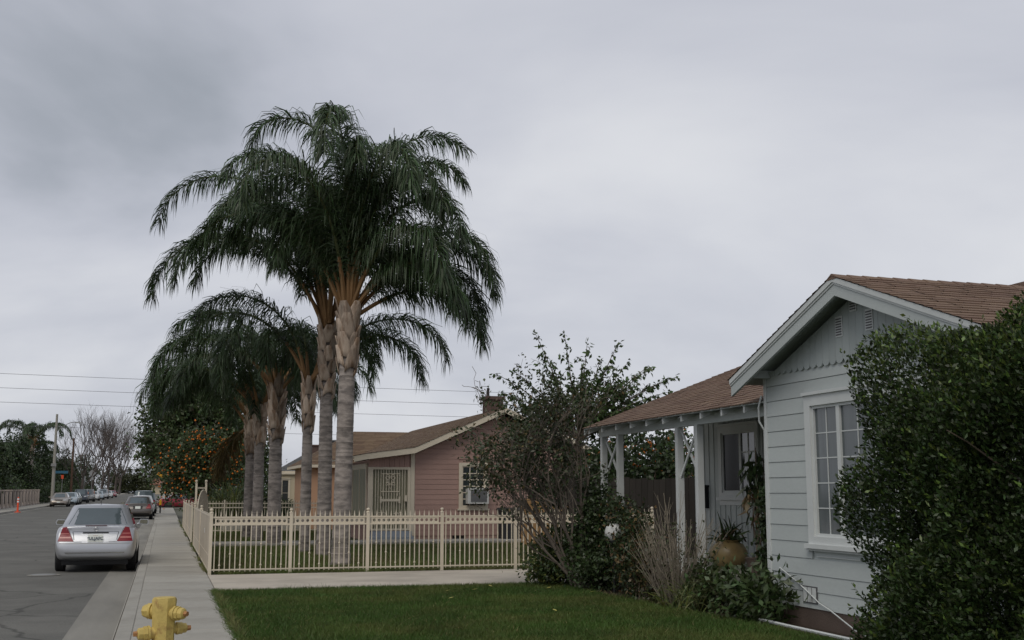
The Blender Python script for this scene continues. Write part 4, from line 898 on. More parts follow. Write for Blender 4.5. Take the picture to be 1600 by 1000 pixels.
def twig_tree():
    rr = random.Random(17); rng = np.random.default_rng(17); base = Vector((6.68, 18.4, .1))
    t = thing('twiggy_tree', 'small half bare tree with tangled brown twigs leaning over the driveway', 'tree', base)
    b = MB(); tips = []
    stems = [((-.95, .2, 1.25), .05, 1.9), ((-.55, .0, 1.5), .045, 2.0), ((-.15, .1, 1.6), .04, 2.0), ((.05, .1, 1.5), .035, 1.8), ((-1.1, -.1, .95), .035, 1.6), ((-.35, .2, 1.5), .03, 1.9), ((-.7, .3, 1.1), .04, 1.8), ((-.3, -.2, 1.3), .035, 1.9)]
    for d, r, L in stems:
        dv = Vector((d[0]*RT[0]+d[1]*FH[0], d[0]*RT[1]+d[1]*FH[1], d[2])).normalized()
        n = 5; pts = [base+Vector((rr.uniform(-.1, .1), rr.uniform(-.1, .1), 0))]
        for i in range(n): dv = (dv+Vector((rr.uniform(-1, 1), rr.uniform(-1, 1), rr.uniform(-.5, .8)))*.12).normalized(); pts.append(pts[-1]+dv*L/n)
        b.tube(pts, [.72*r*(1-.45*i/n) for i in range(n+1)], 7)
        for k in range(5): grow(b, pts[rr.randint(2, n)], (dv+Vector((rr.uniform(-1, 1), rr.uniform(-.8, .8), rr.uniform(-.4, .9)))*.8).normalized(), .75, .016, 4, rr, tips, curve=.35, split=(2, 3), ang=.75, shrink=.76, up=.12)
    b.build('trunk', twigm, t, recalc=False)
    T = np.array([list(v) for v in tips]); u = (T-np.array(base))@RT
    # living leaves hang mostly on the driveway side
    keep = rng.random(len(T)) < np.clip(.55-.36*(u+.3), .10, .8); T = T[keep]
    T = T[(T[:, 2] > 1.75) | (rng.random(len(T)) < .25)]; C = np.repeat(T, 7, 0)+rng.normal(size=(len(T)*7, 3))*.07
    V = leaves(C, rng, .075, .021, -.25); obj('crown', np_mesh('crown', V, 4, [lf_dark, lf_olive, lf_brown], rng.choice(3, len(V), p=[.5, .4, .1])), t)
twig_tree()
SG = 'shrubs in the bed along the porch'
def shrub(label, base, blobs, n, mat, seed, **kw):
    kw.setdefault('ln', .07); kw.setdefault('wd', .022); kw.setdefault('clump', .10); kw.setdefault('tr', .025)
    return tree('shrub', label, 'shrub', base, blobs, n, mat, seed, stems=2, group=SG, zmin=.14, **kw)
shrub('yellowish leafy shrub at the driveway end of the bed', (6.55, 19.2, .12), [(6.5, 19.2, .6, .5, .45, .5), (6.8, 19.3, .8, .3, .3, .35), (6.35, 19.0, .4, .4, .4, .3)], 5200, lf_mid, 41, mats2=lf_yell, share2=.28, nlimb=30)
shrub('dark dense shrub below the first pair of porch posts', (7.0, 18.4, .12), [(6.95, 18.4, .8, .5, .6, .8), (7.15, 18.6, 1.45, .4, .5, .6), (6.8, 18.0, .5, .5, .5, .5)], 8500, lf_dark, 42, mats2=lf_mid, share2=.25, nlimb=40)
shrub('dark brownish shrub in front of the porch opening', (7.1, 17.0, .12), [(7.1, 17.1, .7, .35, .55, .65), (7.15, 17.5, 1.2, .3, .5, .5), (7.0, 16.5, .45, .4, .45, .45)], 6500, lf_dark, 43, mats2=lf_brown, share2=.22, nlimb=40)
shrub('green lobed shrub at the corner of the bungalow wall', (7.12, 13.25, .12), [(7.12, 13.2, .36, .22, .3, .26), (7.08, 12.95, .32, .2, .25, .2), (7.08, 13.5, .42, .22, .22, .26), (7.18, 12.8, .58, .14, .16, .10)], 1500, lf_mid, 44, ln=.13, wd=.026, clump=.12, nlimb=24, mats2=lf_hedge, share2=.4)
shrub('climbing green shrub against the porch side of the wall corner', (7.75, 13.75, .5), [(7.72, 13.75, .95, .16, .25, .45), (7.72, 13.8, 1.45, .14, .2, .4)], 2200, lf_dark, 45, ln=.07, wd=.025, nlimb=14)
shrub('low green leafy shrub in front of the ochre pot', (7.15, 14.3, .12), [(7.15, 14.3, .4, .2, .35, .32), (7.2, 14.75, .45, .2, .3, .38)], 1700, lf_mid, 46, ln=.08, wd=.024, nlimb=18, mats2=lf_olive, share2=.4)
shrub('brownish twiggy shrub between the dark shrub and dry bush', (6.95, 16.2, .12), [(6.95, 16.25, .55, .25, .35, .5), (7.0, 15.9, .4, .25, .3, .35)], 2400, lf_olive, 47, ln=.06, wd=.018, nlimb=40, mats2=lf_brown, share2=.35)
# hanging leaf plant
def strap_plant(name, label, cat, base, n, L, w, droop, mats, seed, spread=1., el=(35, 85), parent=None, group=None):
    rng = np.random.default_rng(seed); t = thing(name, label, cat, base, group); V = []; mi = []
    for k in range(n):
        a = rng.uniform(0, 6.283); e_ = R(rng.uniform(*el)); d = np.array([math.cos(a)*math.cos(e_), math.sin(a)*math.cos(e_), math.sin(e_)]); l = L*rng.uniform(.6, 1.15); p = np.array(base)+np.array([rng.normal()*.07*spread, rng.normal()*.07*spread, .0])
        sw = unit(np.cross(d, rng.normal(size=3)))*w*rng.uniform(.7, 1.2); m = 6; pr = None; mm = rng.integers(0, len(mats))
        for i in range(m+1):
            ww = sw*(1-(i/m)**2*.95); cur = (p-ww, p+ww)
            if pr: V.append([pr[0], pr[1], cur[1], cur[0]]); mi.append(mm)
            pr = cur; d = unit(d+np.array([0, 0, -droop*(i+1)/m])); p = p+d*l/m
    obj('leaf_clump', np_mesh('leaf_clump', np.array(V), 4, mats, mi), t); return t
strap_plant('grass_clump', 'arching pale green strap leaved clump in front of the dry bush', 'plant', (6.95, 14.75, .13), 210, .62, .009, .55, [strap, lf_yell, lf_mid], 51, spread=2.2)
strap_plant('potted_plant', 'dark spiky plant growing in the ochre pot', 'plant', (8.75, 17.1, .92), 60, .5, .022, .35, [lf_dark, lf_mid, lf_brown], 52, spread=1.4, el=(20, 85))
def hang_plant():
    rng = np.random.default_rng(53); rr = random.Random(53); t = thing('croton_plant', 'tall potted plant with drooping brown tipped leaves beside the porch window', 'plant', (8.0, 14.75, .5))
    b = MB(); pts = []; 
    for k in range(7):
        e_ = Vector((8.0+rr.uniform(-.1, .1), 14.7+rr.uniform(-.16, .12), rr.uniform(1.7, 2.35))); tubes_np(b, (8.0, 14.75, .5), e_, .02, .008, wob=.05, rr=rr)
        for j in range(26): pts.append(np.array(e_)+np.array([rng.normal()*.07, rng.normal()*.07, -abs(rng.normal())*.32]))
    b.build('stem', bark, t); P = np.array(pts); V = leaves(P, rng, .24, .032, -.6, np.tile([0, 0, -.7], (len(P), 1))); low = P[:, 2] < 1.75
    obj('foliage', np_mesh('foliage', V, 4, [lf_dark, lf_brown], (low & (rng.random(len(P)) < .7)).astype(int)), t)
    b = MB(); b.lathe([(.12, 0), (.17, .28), (.185, .30), (.16, .30), (.0, .27)], (8.0, 14.75, .5), seg=16); b.build('pot', found, t, smooth=40)
hang_plant()
def dry_bush():
    rr = random.Random(61); base = (7.0, 15.35, .12); t = thing('dry_bush', 'dry straw coloured bush of upright bare stems in front of the porch', 'shrub', base); b = MB()
    for k in range(150):
        a = rr.uniform(0, 6.283); s_ = rr.random()**.7; p = Vector((7.0+.16*math.cos(a)*s_, 15.35+.22*math.sin(a)*s_, .1)); d = Vector((math.cos(a)*.5*s_-.05, math.sin(a)*.65*s_, 1)).normalized(); L = rr.uniform(.5, 1.75)*(1-.25*s_)
        pts = [p]
        for i in range(5): d = (d+Vector((rr.uniform(-1, 1), rr.uniform(-1, 1), rr.uniform(-.3, .3)))*.09).normalized(); pts.append(pts[-1]+d*L/5)
        b.tube(pts, [.007*(1-.6*i/5) for i in range(6)], 3, 0 if rr.random() < .6 else 1, cap=False)
        for j in range(2):
            q = pts[rr.randint(2, 4)]; e_ = q+(d+Vector((rr.uniform(-1, 1), rr.uniform(-1, 1), rr.uniform(0, .6)))*.6).normalized()*rr.uniform(.15, .4); b.tube([q, e_], [.004, .002], 3, 0, cap=False)
    b.build('stem', [twigpale, twigm], t, recalc=False)
    rng = np.random.default_rng(61); C = np.array([[7.0, 15.35, 0]])+np.column_stack([rng.normal(size=500)*.2, rng.normal(size=500)*.4, rng.uniform(.2, 1.3, 500)])
    obj('foliage', np_mesh('foliage', leaves(C, rng, .06, .014, 0), 4, [lf_olive]), t)
dry_bush()
# --- citrus behind the porch
tree('orange_tree', 'fruiting orange tree growing behind the dark board fence', 'tree', (12.4, 29, .12), [(12.3, 29, 2.1, 2.0, 1.5, 1.5), (11.0, 29.2, 1.9, 1.2, 1.2, 1.2), (13.4, 29, 2.6, 1.2, 1.2, 1.2)], 9000, lf_dark, 71, ln=.13, wd=.04, clump=.22, fruits=330, fr=.055, mats2=lf_mid, share2=.35)
tree('broadleaf_tree', 'dark leafy tree filling the gap beside the mauve house', 'tree', (11.2, 26.9, .12), [(10.6, 26.9, 2.0, 1.3, .9, 1.3), (9.3, 26.6, 1.6, .9, .8, 1.2), (12.2, 26.8, 1.9, 1.2, .9, 1.2)], 8000, lf_dark, 72, ln=.12, wd=.04, clump=.2, mats2=lf_mid, share2=.25)
# --- trees further along the near side
tree('shade_tree', 'large spreading green tree beyond the palms overhanging the sidewalk', 'tree', (2.6, 82, .25), [(.3, 82, 6.9, 2.2, 2.5, 2.6), (2.6, 83, 7.6, 2.4, 2.6, 2.6), (4.6, 82, 5.4, 2.0, 2.4, 2.6), (-.2, 80, 4.4, 1.6, 2, 1.6), (2, 80, 4.0, 2.4, 2, 1.6), (5.5, 80, 3.5, 2.0, 2, 2.2)], 26000, lf_mid, 81, ln=.30, wd=.085, clump=.42, tr=.3, mats2=lf_olive, share2=.35)
tree('tangerine_tree', 'rounded citrus tree thick with orange fruit beside the sheet fence', 'tree', (2.0, 61.5, .2), [(1.9, 61.5, 3.3, 1.7, 1.6, 1.9), (.7, 61, 2.6, 1.2, 1.4, 1.5), (3.3, 61.8, 2.9, 1.4, 1.4, 1.7)], 15000, lf_mid, 82, ln=.17, wd=.055, clump=.26, tr=.14, fruits=620, fr=.055, mats2=lf_olive, share2=.35)
tree('conifer_shrub', 'dark feathery evergreen shrub behind the dividing fence', 'shrub', (3.9, 57, .15), [(3.5, 57, 1.2, 1.0, .8, 1.0), (4.6, 57.3, 1.3, .8, .8, 1.1), (2.5, 57, 1.0, .8, .8, .9)], 7000, lf_dark, 83, ln=.2, wd=.03, clump=.2, stems=2, tr=.05, mats2=lf_mid, share2=.4, up=.6)
strap_plant('pampas_clump', 'yellowish arching grass clump below the tangerine tree', 'plant', (2.9, 55, .6), 420, 1.9, .02, .5, [lf_yell, lf_olive, lf_mid], 54, spread=6, el=(40, 88))
shrub2 = tree('round_shrub', 'clipped dark round shrub below the bay window', 'shrub', (6.0, 60.5, .15), [(6.1, 60.5, .75, .8, .6, .6)], 2600, lf_dark, 84, ln=.1, wd=.04, clump=.14, stems=2, tr=.04)
# --- bare street trees
def bare_tree(base, h, seed, label, lean=0., spread=.5):
    rr = random.Random(seed); t = thing('bare_tree', label, 'tree', base, 'leafless street trees'); b = MB(); tips = []
    p = Vector(base); d = Vector((lean, 0, 1)).normalized(); pts = [p-Vector((0, 0, .1)), p+d*h*.12, p+d*h*.25]; r = h*.016
    b.tube(pts, [r*1.2, r, r*.85], 7); b.build('trunk', baretwig, t); b = MB()
    for k in range(6): grow(b, pts[-1 if k < 4 else 1]+Vector((0, 0, rr.uniform(-.3, .0))), (d+Vector((rr.uniform(-1, 1), rr.uniform(-1, 1), rr.uniform(0, .4)))*spread).normalized(), h*.27, r*.55, 6, rr, tips, curve=.22, split=(2, 3), ang=.5, shrink=.75, seg=4, up=.25)
    b.build('crown', baretwig, t, recalc=False)
bare_tree((-11.9, 186, .65), 12.6, 91, 'sparse leafless tree on the far parkway by the diamond sign', .05, .55)
for i, (x, y, h) in enumerate(((-12.0, 214, 14.5), (-11.7, 240, 16), (-11.8, 268, 17), (-11.5, 300, 18), (-11.8, 338, 18))):
    bare_tree((x, y, .15+rise(y)), h, 92+i, 'twiggy leafless street tree, %s along the far parkway after the sparse one' % ('next', 'second', 'third', 'fourth', 'fifth')[i], .06, .6)
# --- trees on the far side and down the street
FT = 'trees beyond the far sidewalk'
far = [((-15.2, 104), 6.2, 2.6, lf_dark, 'dark dense tree behind the first block pillars by the delineator'), ((-15.6, 116), 6.0, 2.8, lf_dark, 'dark dense tree behind the block pillars'), ((-17.5, 128), 7.2, 3.0, lf_mid, 'green tree between the block pillars and the palms'), ((-15.2, 142), 6.0, 2.8, lf_dark, 'dark tree behind the street light'), ((-16, 164), 7.5, 3.4, lf_dark, 'dark tree behind the wooden utility pole'), ((-15.5, 196), 8, 3.6, lf_dark, 'dark tree behind the leafless street trees'), ((-15.5, 230), 8.5, 4.2, lf_dark, 'taller dark tree second behind the leafless street trees'), ((-16, 275), 9.5, 5, lf_olive, 'olive dark tree behind the last leafless street trees'), ((3.5, 165), 7, 3.4, lf_olive, 'olive green tree beyond the red car'), ((3.8, 215), 8, 4, lf_olive, 'olive tree far along the near sidewalk'), ((4.5, 290), 9, 5, lf_dark, 'dark tree at the far end of the near side')]
for i, ((x, y), h, w_, m_, lb) in enumerate(far):
    z0 = .1+rise(y); x -= 1.6 if x < 0 else 0; h *= 1.3 if y < 170 else 1.1; tree('street_tree', lb, 'tree', (x, y, z0), [(x, y, z0+h*.62, w_, w_, h*.38), (x+w_*.5, y-1, z0+h*.4, w_*.8, w_*.8, h*.3), (x-w_*.5, y+1, z0+h*.42, w_*.8, w_*.8, h*.3)], 9000 if y < 200 else 5000, m_, 110+i, ln=.34, wd=.10, clump=.42, tr=.2, group=FT, nlimb=10)
for i in range(6):
    x = -15+i*5.5; y = 405+5*(i % 2); z0 = rise(y)-.1; tree('street_tree', ['hazy olive tree closing the street, outermost on the leafless tree side', 'hazy olive tree closing the street, second from the leafless tree side', 'hazy olive tree closing the street beside the red roofed house', 'hazy olive tree rising directly behind the red roofed house', 'hazy olive tree closing the street beyond the red roofed house', 'hazy olive tree closing the street, outermost on the palm side'][i], 'tree', (x, y, z0), [(x, y, z0+5.5, 4, 3, 4), (x+2, y, z0+3, 3.5, 3, 3), (x-1, y-3, z0+1.2, 4, 3, 1.4)], 4600, lf_olive, 140+i, ln=.6, wd=.2, clump=.6, tr=.25, group='trees closing the street', nlimb=8)
palm((-15.2, 148, .45), (-15.2, 148, 7.2), .22, 6, ring(12, 72, -80, 6.4, 9)+ring(5, 30, -88, 4.0, 10), 'palm with arching fronds behind the street light', 7, 'palms across the street', nb=6, n=34, leaf=.8, wfac=2.5)
palm((-19.0, 140, .45), (-19, 140, 5.4), .22, 5, ring(12, 58, -75, 4.8, 12)+ring(4, 30, -88, 3.6, 13), 'shorter palm with arching fronds behind the block pillars', 8, 'palms across the street', nb=6, n=34, leaf=.8, wfac=2.5)

for i, (x, y) in enumerate(((-15.3, 106), (-15.3, 122), (-15.3, 136), (-15.2, 150), (-15.4, 172), (-15.3, 190), (-15.4, 212), (-15.5, 240), (-15.5, 275), (3.2, 140), (3.4, 185), (3.6, 240))):
    z0 = .1+rise(y); tree('garden_shrub', ['broad dark shrub behind the pillars nearest the delineator', 'broad dark shrub behind the middle block pillars', 'broad dark shrub behind the last block pillars', 'broad dark shrub below the palm across the street', 'broad dark shrub behind the utility pole', 'broad dark shrub beside the sparse leafless tree', 'broad dark shrub among the leafless trees', 'broad dark shrub further among the leafless trees', 'broad dark shrub behind the last leafless trees', 'broad dark shrub behind the dark red car', 'broad shrub below the olive tree', 'broad shrub at the far end of the near sidewalk'][i], 'shrub', (x, y, z0), [(x, y-5, z0+1.0, 1.3, 4, 1.2), (x, y+5, z0+1.1, 1.3, 4, 1.3), (x-.5, y, z0+1.5, 1.3, 4, 1.3)], 3600, lf_dark, 170+i, ln=.28, wd=.09, clump=.4, stems=2, tr=.06, mats2=lf_mid, share2=.4, group='garden shrubs along the street', nlimb=8)
# ================================================================ CARS
glass_car = M('car_glass', (.075, .095, .105), .03, var=.2, scale=1.5, fine=0, spec=.8, coat=.6)
tyre_m = M('tyre', (.02, .02, .021), .85); rim_m = M('rim', (.30, .30, .31), .35, metal=.7)
red_m = M('tail_red', (.20, .005, .012), .3, spec=.4, coat=.15, var=.15, scale=8); redl_m = M('tail_pale_red', (.48, .17, .15), .2, coat=.5)
lamp_m = M('head_lamp', (.42, .43, .44), .12, coat=.6); chrome = M('chrome', (.5, .5, .5), .18, metal=.9)
plate_m = M('plate', (.60, .62, .58), .5); ink = M('plate_ink', (.03, .05, .09), .6)
PAINT = {}
def paint(n, c, metal=.55):
    if n not in PAINT: PAINT[n] = M('paint_'+n, c, .32, metal=metal, var=.04, scale=2, fine=.02, coat=.55, spec=.5)
    return PAINT[n]
def car_proto(name, L=4.5, W=1.74, H=1.42, belt=.93, deck=.98, hood=.93, kind='sedan', detail=False, pm=None):
    root = thing(name, 'x', 'car', (0, 0, 0), world=False); hw = W/2
    if kind == 'sedan': st = [(0, .86, deck-.03, .35), (.05, .93, deck, .31), (.22, .975, deck+.015, .26), (.6, .99, deck, .21), (1.1, 1, belt+.02, .2), (1.9, 1, belt, .2), (2.7, 1, belt, .2), (3.25, .995, belt+.01, .2), (3.7, .98, hood-.03, .2), (4.1, .94, hood-.10, .2), (4.36, .86, hood-.20, .22), (L, .72, hood-.32, .3)]
    else: st = [(0, .87, belt+.0, .42), (.04, .93, belt+.03, .34), (.15, .98, belt+.04, .3), (.6, 1, belt+.02, .28), (1.2, 1, belt, .27), (2.2, 1, belt, .27), (3.1, 1, belt+.0, .27), (3.5, .99, hood, .27), (4.0, .97, hood-.05, .27), (4.3, .92, hood-.12, .28), (L, .8, hood-.25, .36)]
    sc = L/4.5; b = MB(); rings = []
    for y, f, zt, zb in st:
        w = hw*f; zs = zt-.055; mid = (zb+zs)/2-.02
        half = [(0, zb), (w*.80, zb), (w*.955, zb+.05), (w*1.0, mid), (w*.985, zs-.10), (w*.94, zs), (w*.84, zt-.012), (w*.5, zt), (0, zt+.012)]
        ring_ = half+[(-x, z) for x, z in half[-2:0:-1]]
        def sh(z, y):
            if kind == 'sedan' and y < .3: return .13*min(1, max(0, (z-.62)/.12))*(1-y/.3)+(.05*max(0, (.42-z)/.2))*(1-y/.3)
            if kind != 'sedan' and y < .3: return .05*min(1, max(0, (z-.6)/.3))
            if y > L-.3: return -.12*max(0, (z-.5)/.3)
            return 0
        rings.append([(x, y*sc if y < L-.001 else L, z) for x, z in ring_]); rings[-1] = [(x, yy+sh(z, y), z) for x, yy, z in rings[-1]]
    n = len(rings[0]); vs = [p for r_ in rings for p in r_]
    fs = [(i*n+k, i*n+(k+1) % n, (i+1)*n+(k+1) % n, (i+1)*n+k) for i in range(len(rings)-1) for k in range(n)]
    h8 = n//2
    # end caps as strips
    def capf(o): return [(o+k, o+k+1, o+(n-k-1) % n, o+(n-k) % n) if k else (o, o+1, o+n-1) for k in range(0, h8)]
    fs += capf(0)+capf((len(rings)-1)*n); fs = [tuple(dict.fromkeys(f)) for f in fs]
    b.add(vs, fs); tmp = obj('tmp', b.mesh('tmp', pm)); sm = tmp.modifiers.new('s', 'SUBSURF'); sm.levels = sm.render_levels = 2
    ax = (.86*sc, (3.52 if kind == 'sedan' else 3.45)*sc); wr = .315 if kind == 'sedan' else .35
    cut = MB()
    for y in ax:
        for s in (-1, 1): cut.lathe([(wr+.05, -.17), (wr+.05, .17)], (s*(hw-.08), y, wr), axis='x', seg=28)
    co_ = obj('cut', cut.mesh('cut', black)); bo = tmp.modifiers.new('b', 'BOOLEAN'); bo.object = co_; bo.operation = 'DIFFERENCE'; bo.solver = 'EXACT'
    dg = bpy.context.evaluated_depsgraph_get(); dg.update(); me = bpy.data.meshes.new_from_object(tmp.evaluated_get(dg)); bpy.data.objects.remove(tmp); bpy.data.objects.remove(co_)
    me.materials.clear(); me.materials.append(pm); me.polygons.foreach_set('use_smooth', [True]*len(me.polygons)); me.set_sharp_from_angle(angle=R(38))
    me.polygons.foreach_set('material_index', [0]*len(me.polygons))
    body = obj('body', me, root); bm_ = bmesh.new(); bm_.from_mesh(me); bvh = BVHTree.FromBMesh(bm_); bm_.free()
    def patch(name, quad, mat, front=False, off=.006, nu=8, nv=4, parent=root, smooth=True):
        q = [Vector((x, 0, z)) for x, z in quad]; g_ = MB(); vv = []
        for j in range(nv+1):
            for i in range(nu+1):
                p = q[0].lerp(q[1], i/nu).lerp(q[3].lerp(q[2], i/nu), j/nv); o = Vector((p.x, L+3 if front else -3, p.z)); d = Vector((0, -1 if front else 1, 0))
                h, nn, _, _ = bvh.ray_cast(o, d); y = (h.y if h else (L-.3 if front else .3))+(off if front else -off); vv.append((p.x, y, p.z))
        g_.add(vv, [(j*(nu+1)+i, j*(nu+1)+i+1, (j+1)*(nu+1)+i+1, (j+1)*(nu+1)+i) for j in range(nv) for i in range(nu)])
        return g_.build(name, mat, parent, smooth=180 if smooth else 0, recalc=False)
    # cabin
    if kind == 'sedan': rb, rt_, ft, fb = .68*sc, 1.42*sc, 2.45*sc, 3.30*sc
    else: rb, rt_, ft, fb = .10, .32, 2.55*sc, 3.30*sc
    bw, tw = hw*.90, hw*.66 if kind == 'sedan' else hw*.76; zb = belt-.02; zt = H
    ringsc = []
    for q, ex in ((0, 0), (.5, .02), (.86, .03), (.97, .0), (1.0, -.10)):
        w = bw+(tw-bw)*min(q, .97)+ex*.5 if q < 1 else tw-.12; z = zb+(zt-zb)*q; y0 = rb+(rt_-rb)*q**.9+(.10 if q == 1 else 0); y1 = fb+(ft-fb)*q**.95-(.10 if q == 1 else 0); cr_ = .16
        ringsc.append([(-w+cr_, y0, z), (0, y0-.05, z), (w-cr_, y0, z), (w, y0+cr_*1.4, z), (w*1.0, (y0+y1)/2, z+.0), (w, y1-cr_*1.4, z), (w-cr_, y1, z), (0, y1+.09, z), (-w+cr_, y1, z), (-w, y1-cr_*1.4, z), (-w, (y0+y1)/2, z), (-w, y0+cr_*1.4, z)])
    g_ = MB(); m_ = 12; vs = [p for r_ in ringsc for p in r_]; fs = [(i*m_+k, i*m_+(k+1) % m_, (i+1)*m_+(k+1) % m_, (i+1)*m_+k) for i in range(4) for k in range(m_)]
    o_ = 4*m_; vs.append((0, (ringsc[-1][1][1]+ringsc[-1][7][1])/2, zt+.025)); fs += [(o_+k, o_+(k+1) % m_, len(vs)-1) for k in range(m_)]
    g_.add(vs, fs); cabm = g_.mesh('roof', pm, smooth=40); roof = obj('roof', cabm, root); bm_ = bmesh.new(); bm_.from_mesh(cabm); bv2 = BVHTree.FromBMesh(bm_); bm_.free()
    def gpatch(name, pts, axis, mat, parent=root, off=.006, nu=8, nv=5):
        # pts: 4 (a,z) with a = x for rear/front, y for sides
        g2 = MB(); vv = []; q = [Vector((a, z, 0)) for a, z in pts]
        for j in range(nv+1):
            for i in range(nu+1):
                p = q[0].lerp(q[1], i/nu).lerp(q[3].lerp(q[2], i/nu), j/nv)
                if axis == 'r': o, d = Vector((p.x, -3, p.y)), Vector((0, 1, 0))
                elif axis == 'f': o, d = Vector((p.x, L+3, p.y)), Vector((0, -1, 0))
                elif axis == 'R': o, d = Vector((4, p.x, p.y)), Vector((-1, 0, 0))
                else: o, d = Vector((-4, p.x, p.y)), Vector((1, 0, 0))
                h, nn, _, _ = bv2.ray_cast(o, d)
                if h is None: h = o+d*(3+.9); nn = -d
                if nn.dot(d) > 0: nn = -nn
                vv.append(tuple(h+nn*off))
        g2.add(vv, [(j*(nu+1)+i, j*(nu+1)+i+1, (j+1)*(nu+1)+i+1, (j+1)*(nu+1)+i) for j in range(nv) for i in range(nu)])
        return g2.build(name, mat, parent, smooth=180, recalc=False)
    zl, zh = belt+.035, zt-.075
    gpatch('rear_window', [(-bw+.15, zl+.02), (bw-.15, zl+.02), (tw-.11, zh), (-tw+.11, zh)], 'r', glass_car)
    gpatch('windscreen', [(-bw+.10, zl), (bw-.10, zl), (tw-.08, zh), (-tw+.08, zh)], 'f', glass_car)
    ym = (rb+fb)/2-.05
    for ax_ in ('R', 'L'):
        gpatch('side_window', [(rb+.35, zl), (ym-.04, zl), (ym-.04, zh-.01), (rt_+.14, zh-.01)], ax_, glass_car)
        gpatch('side_window', [(ym+.04, zl), (fb-.28, zl), (ft-.02, zh-.01), (ym+.04, zh-.01)], ax_, glass_car)
    for y in ax:
        for s in (-1, 1):
            x = s*(hw-.115); g2 = MB(); g2.lathe([(wr*.62, -.1), (wr*.93, -.1), (wr, -.075), (wr, .075), (wr*.93, .1), (wr*.62, .1)], (x, y, wr), axis='x', seg=28); wh = g2.build('wheel', tyre_m, root, smooth=30)
            g2 = MB(); g2.lathe([(wr*.63, -.085), (wr*.60, -.095), (wr*.2, -.07), (wr*.2, .07), (wr*.60, .095), (wr*.63, .085)], (x, y, wr), axis='x', seg=20); g2.build('rim', rim_m, wh, smooth=30)
    for s in (-1, 1):
        g2 = MB(); x = s*(hw+.085); y = fb-.42; z = belt+.06
        prof = [(-.10, -.055), (.10, -.065), (.115, 0), (.10, .065), (-.08, .07), (-.115, .01)]
        g2.prism([(x+px_, y, z+pz_) for px_, pz_ in prof], (0, .09, 0)); g2.tube([(s*(hw-.06), y+.04, z-.06), (x-s*.06, y+.04, z-.03)], .03, 6); mr = g2.build('wing_mirror', pm, root, smooth=35)
        g2 = MB(); g2.prism([(x+px_*.8, y-.004, z+pz_*.75) for px_, pz_ in prof], (0, .003, 0)); g2.build('mirror_glass', M('mirror_'+('g'), (.35, .34, .28), .08, metal=.8) if 'mirror_g' not in MATS else MATS['mirror_g'], mr)
    # under body
    g2 = MB(); g2.box((-hw*.8, .3, .16), (hw*.8, L-.4, .30)); g2.build('underbody', black, root)
    dz = deck if kind == 'sedan' else belt+.02
    # rear
    if kind == 'sedan':
        for s in (-1, 1):
            tl = patch('tail_light', [(s*(hw*.90), .67), (s*(hw*.52), .665), (s*(hw*.70), dz-.025), (s*(hw*.80), dz-.04)], red_m, nu=8, nv=8)
            patch('lens_band', [(s*(hw*.86), .735), (s*(hw*.58), .735), (s*(hw*.60), .765), (s*(hw*.855), .765)], redl_m, off=.010, parent=tl, nv=1)
            patch('lens_band', [(s*(hw*.845), .825), (s*(hw*.635), .825), (s*(hw*.645), .84), (s*(hw*.84), .84)], redl_m, off=.010, parent=tl, nv=1)
    else:
        for s in (-1, 1): patch('tail_light', [(s*(hw*.88), .72), (s*(hw*.72), .72), (s*(hw*.72), belt-.01), (s*(hw*.86), belt-.01)], red_m)
    pz = .735 if kind == 'sedan' else .80
    rec = patch('plate_recess', [(-.27, pz-.095), (.27, pz-.095), (.29, pz+.095), (-.29, pz+.095)], pm if detail else black, off=.004)
    pl = patch('number_plate', [(-.155, pz-.078), (.155, pz-.078), (.155, pz+.078), (-.155, pz+.078)], plate_m, off=.016, nu=1, nv=1, smooth=False)
    patch('bumper_line', [(-hw*.86, .618), (hw*.86, .618), (hw*.86, .630), (-hw*.86, .630)], black if not detail else steelm, off=.003, nu=20, nv=1)
    if not detail: patch('lower_valance', [(-hw*.74, .33), (hw*.74, .33), (hw*.76, .385), (-hw*.76, .385)], black, off=.006, nu=20, nv=2)
    # front
    for s in (-1, 1):
        hl = patch('headlight', [(s*hw*.84, hood-.29), (s*hw*.50, hood-.30), (s*hw*.50, hood-.20), (s*hw*.80, hood-.15)], lamp_m, front=True)
    patch('grille', [(-hw*.40, hood-.32), (hw*.40, hood-.32), (hw*.42, hood-.20), (-hw*.42, hood-.20)], black, front=True)
    patch('front_plate', [(-.155, .42), (.155, .42), (.155, .55), (-.155, .55)], plate_m, front=True, off=.014, nu=1, nv=1)
    patch('air_intake', [(-hw*.6, .28), (hw*.6, .28), (hw*.62, .38), (-hw*.62, .38)], black, front=True)
    return root, patch, gpatch, (hw, dz, pz, bw, tw, zt, rt_, belt)
def recolor(root, pm, old):
    for o in [root]+list(root.children_recursive):
        if o.type == 'MESH':
            for sl_ in o.material_slots:
                if sl_.material == old: sl_.link = 'OBJECT'; sl_.material = pm
silver = paint('silver', (.47, .48, .505), .6)
main, patch, gpatch, (hw, dz, pz, bw, tw, zt, rt_, belt) = car_proto('silver_sedan', L=4.5, W=1.70, H=1.43, belt=.95, deck=1.0, detail=True, pm=silver)
tag(main, 'silver sedan parked at the kerb beside the cream fence, nearest the hydrant', 'car', 'cars parked on the near side')
main.location = (-1.37, 26.7, 0)
gl_ = M('seam', (.10, .105, .115), .6)
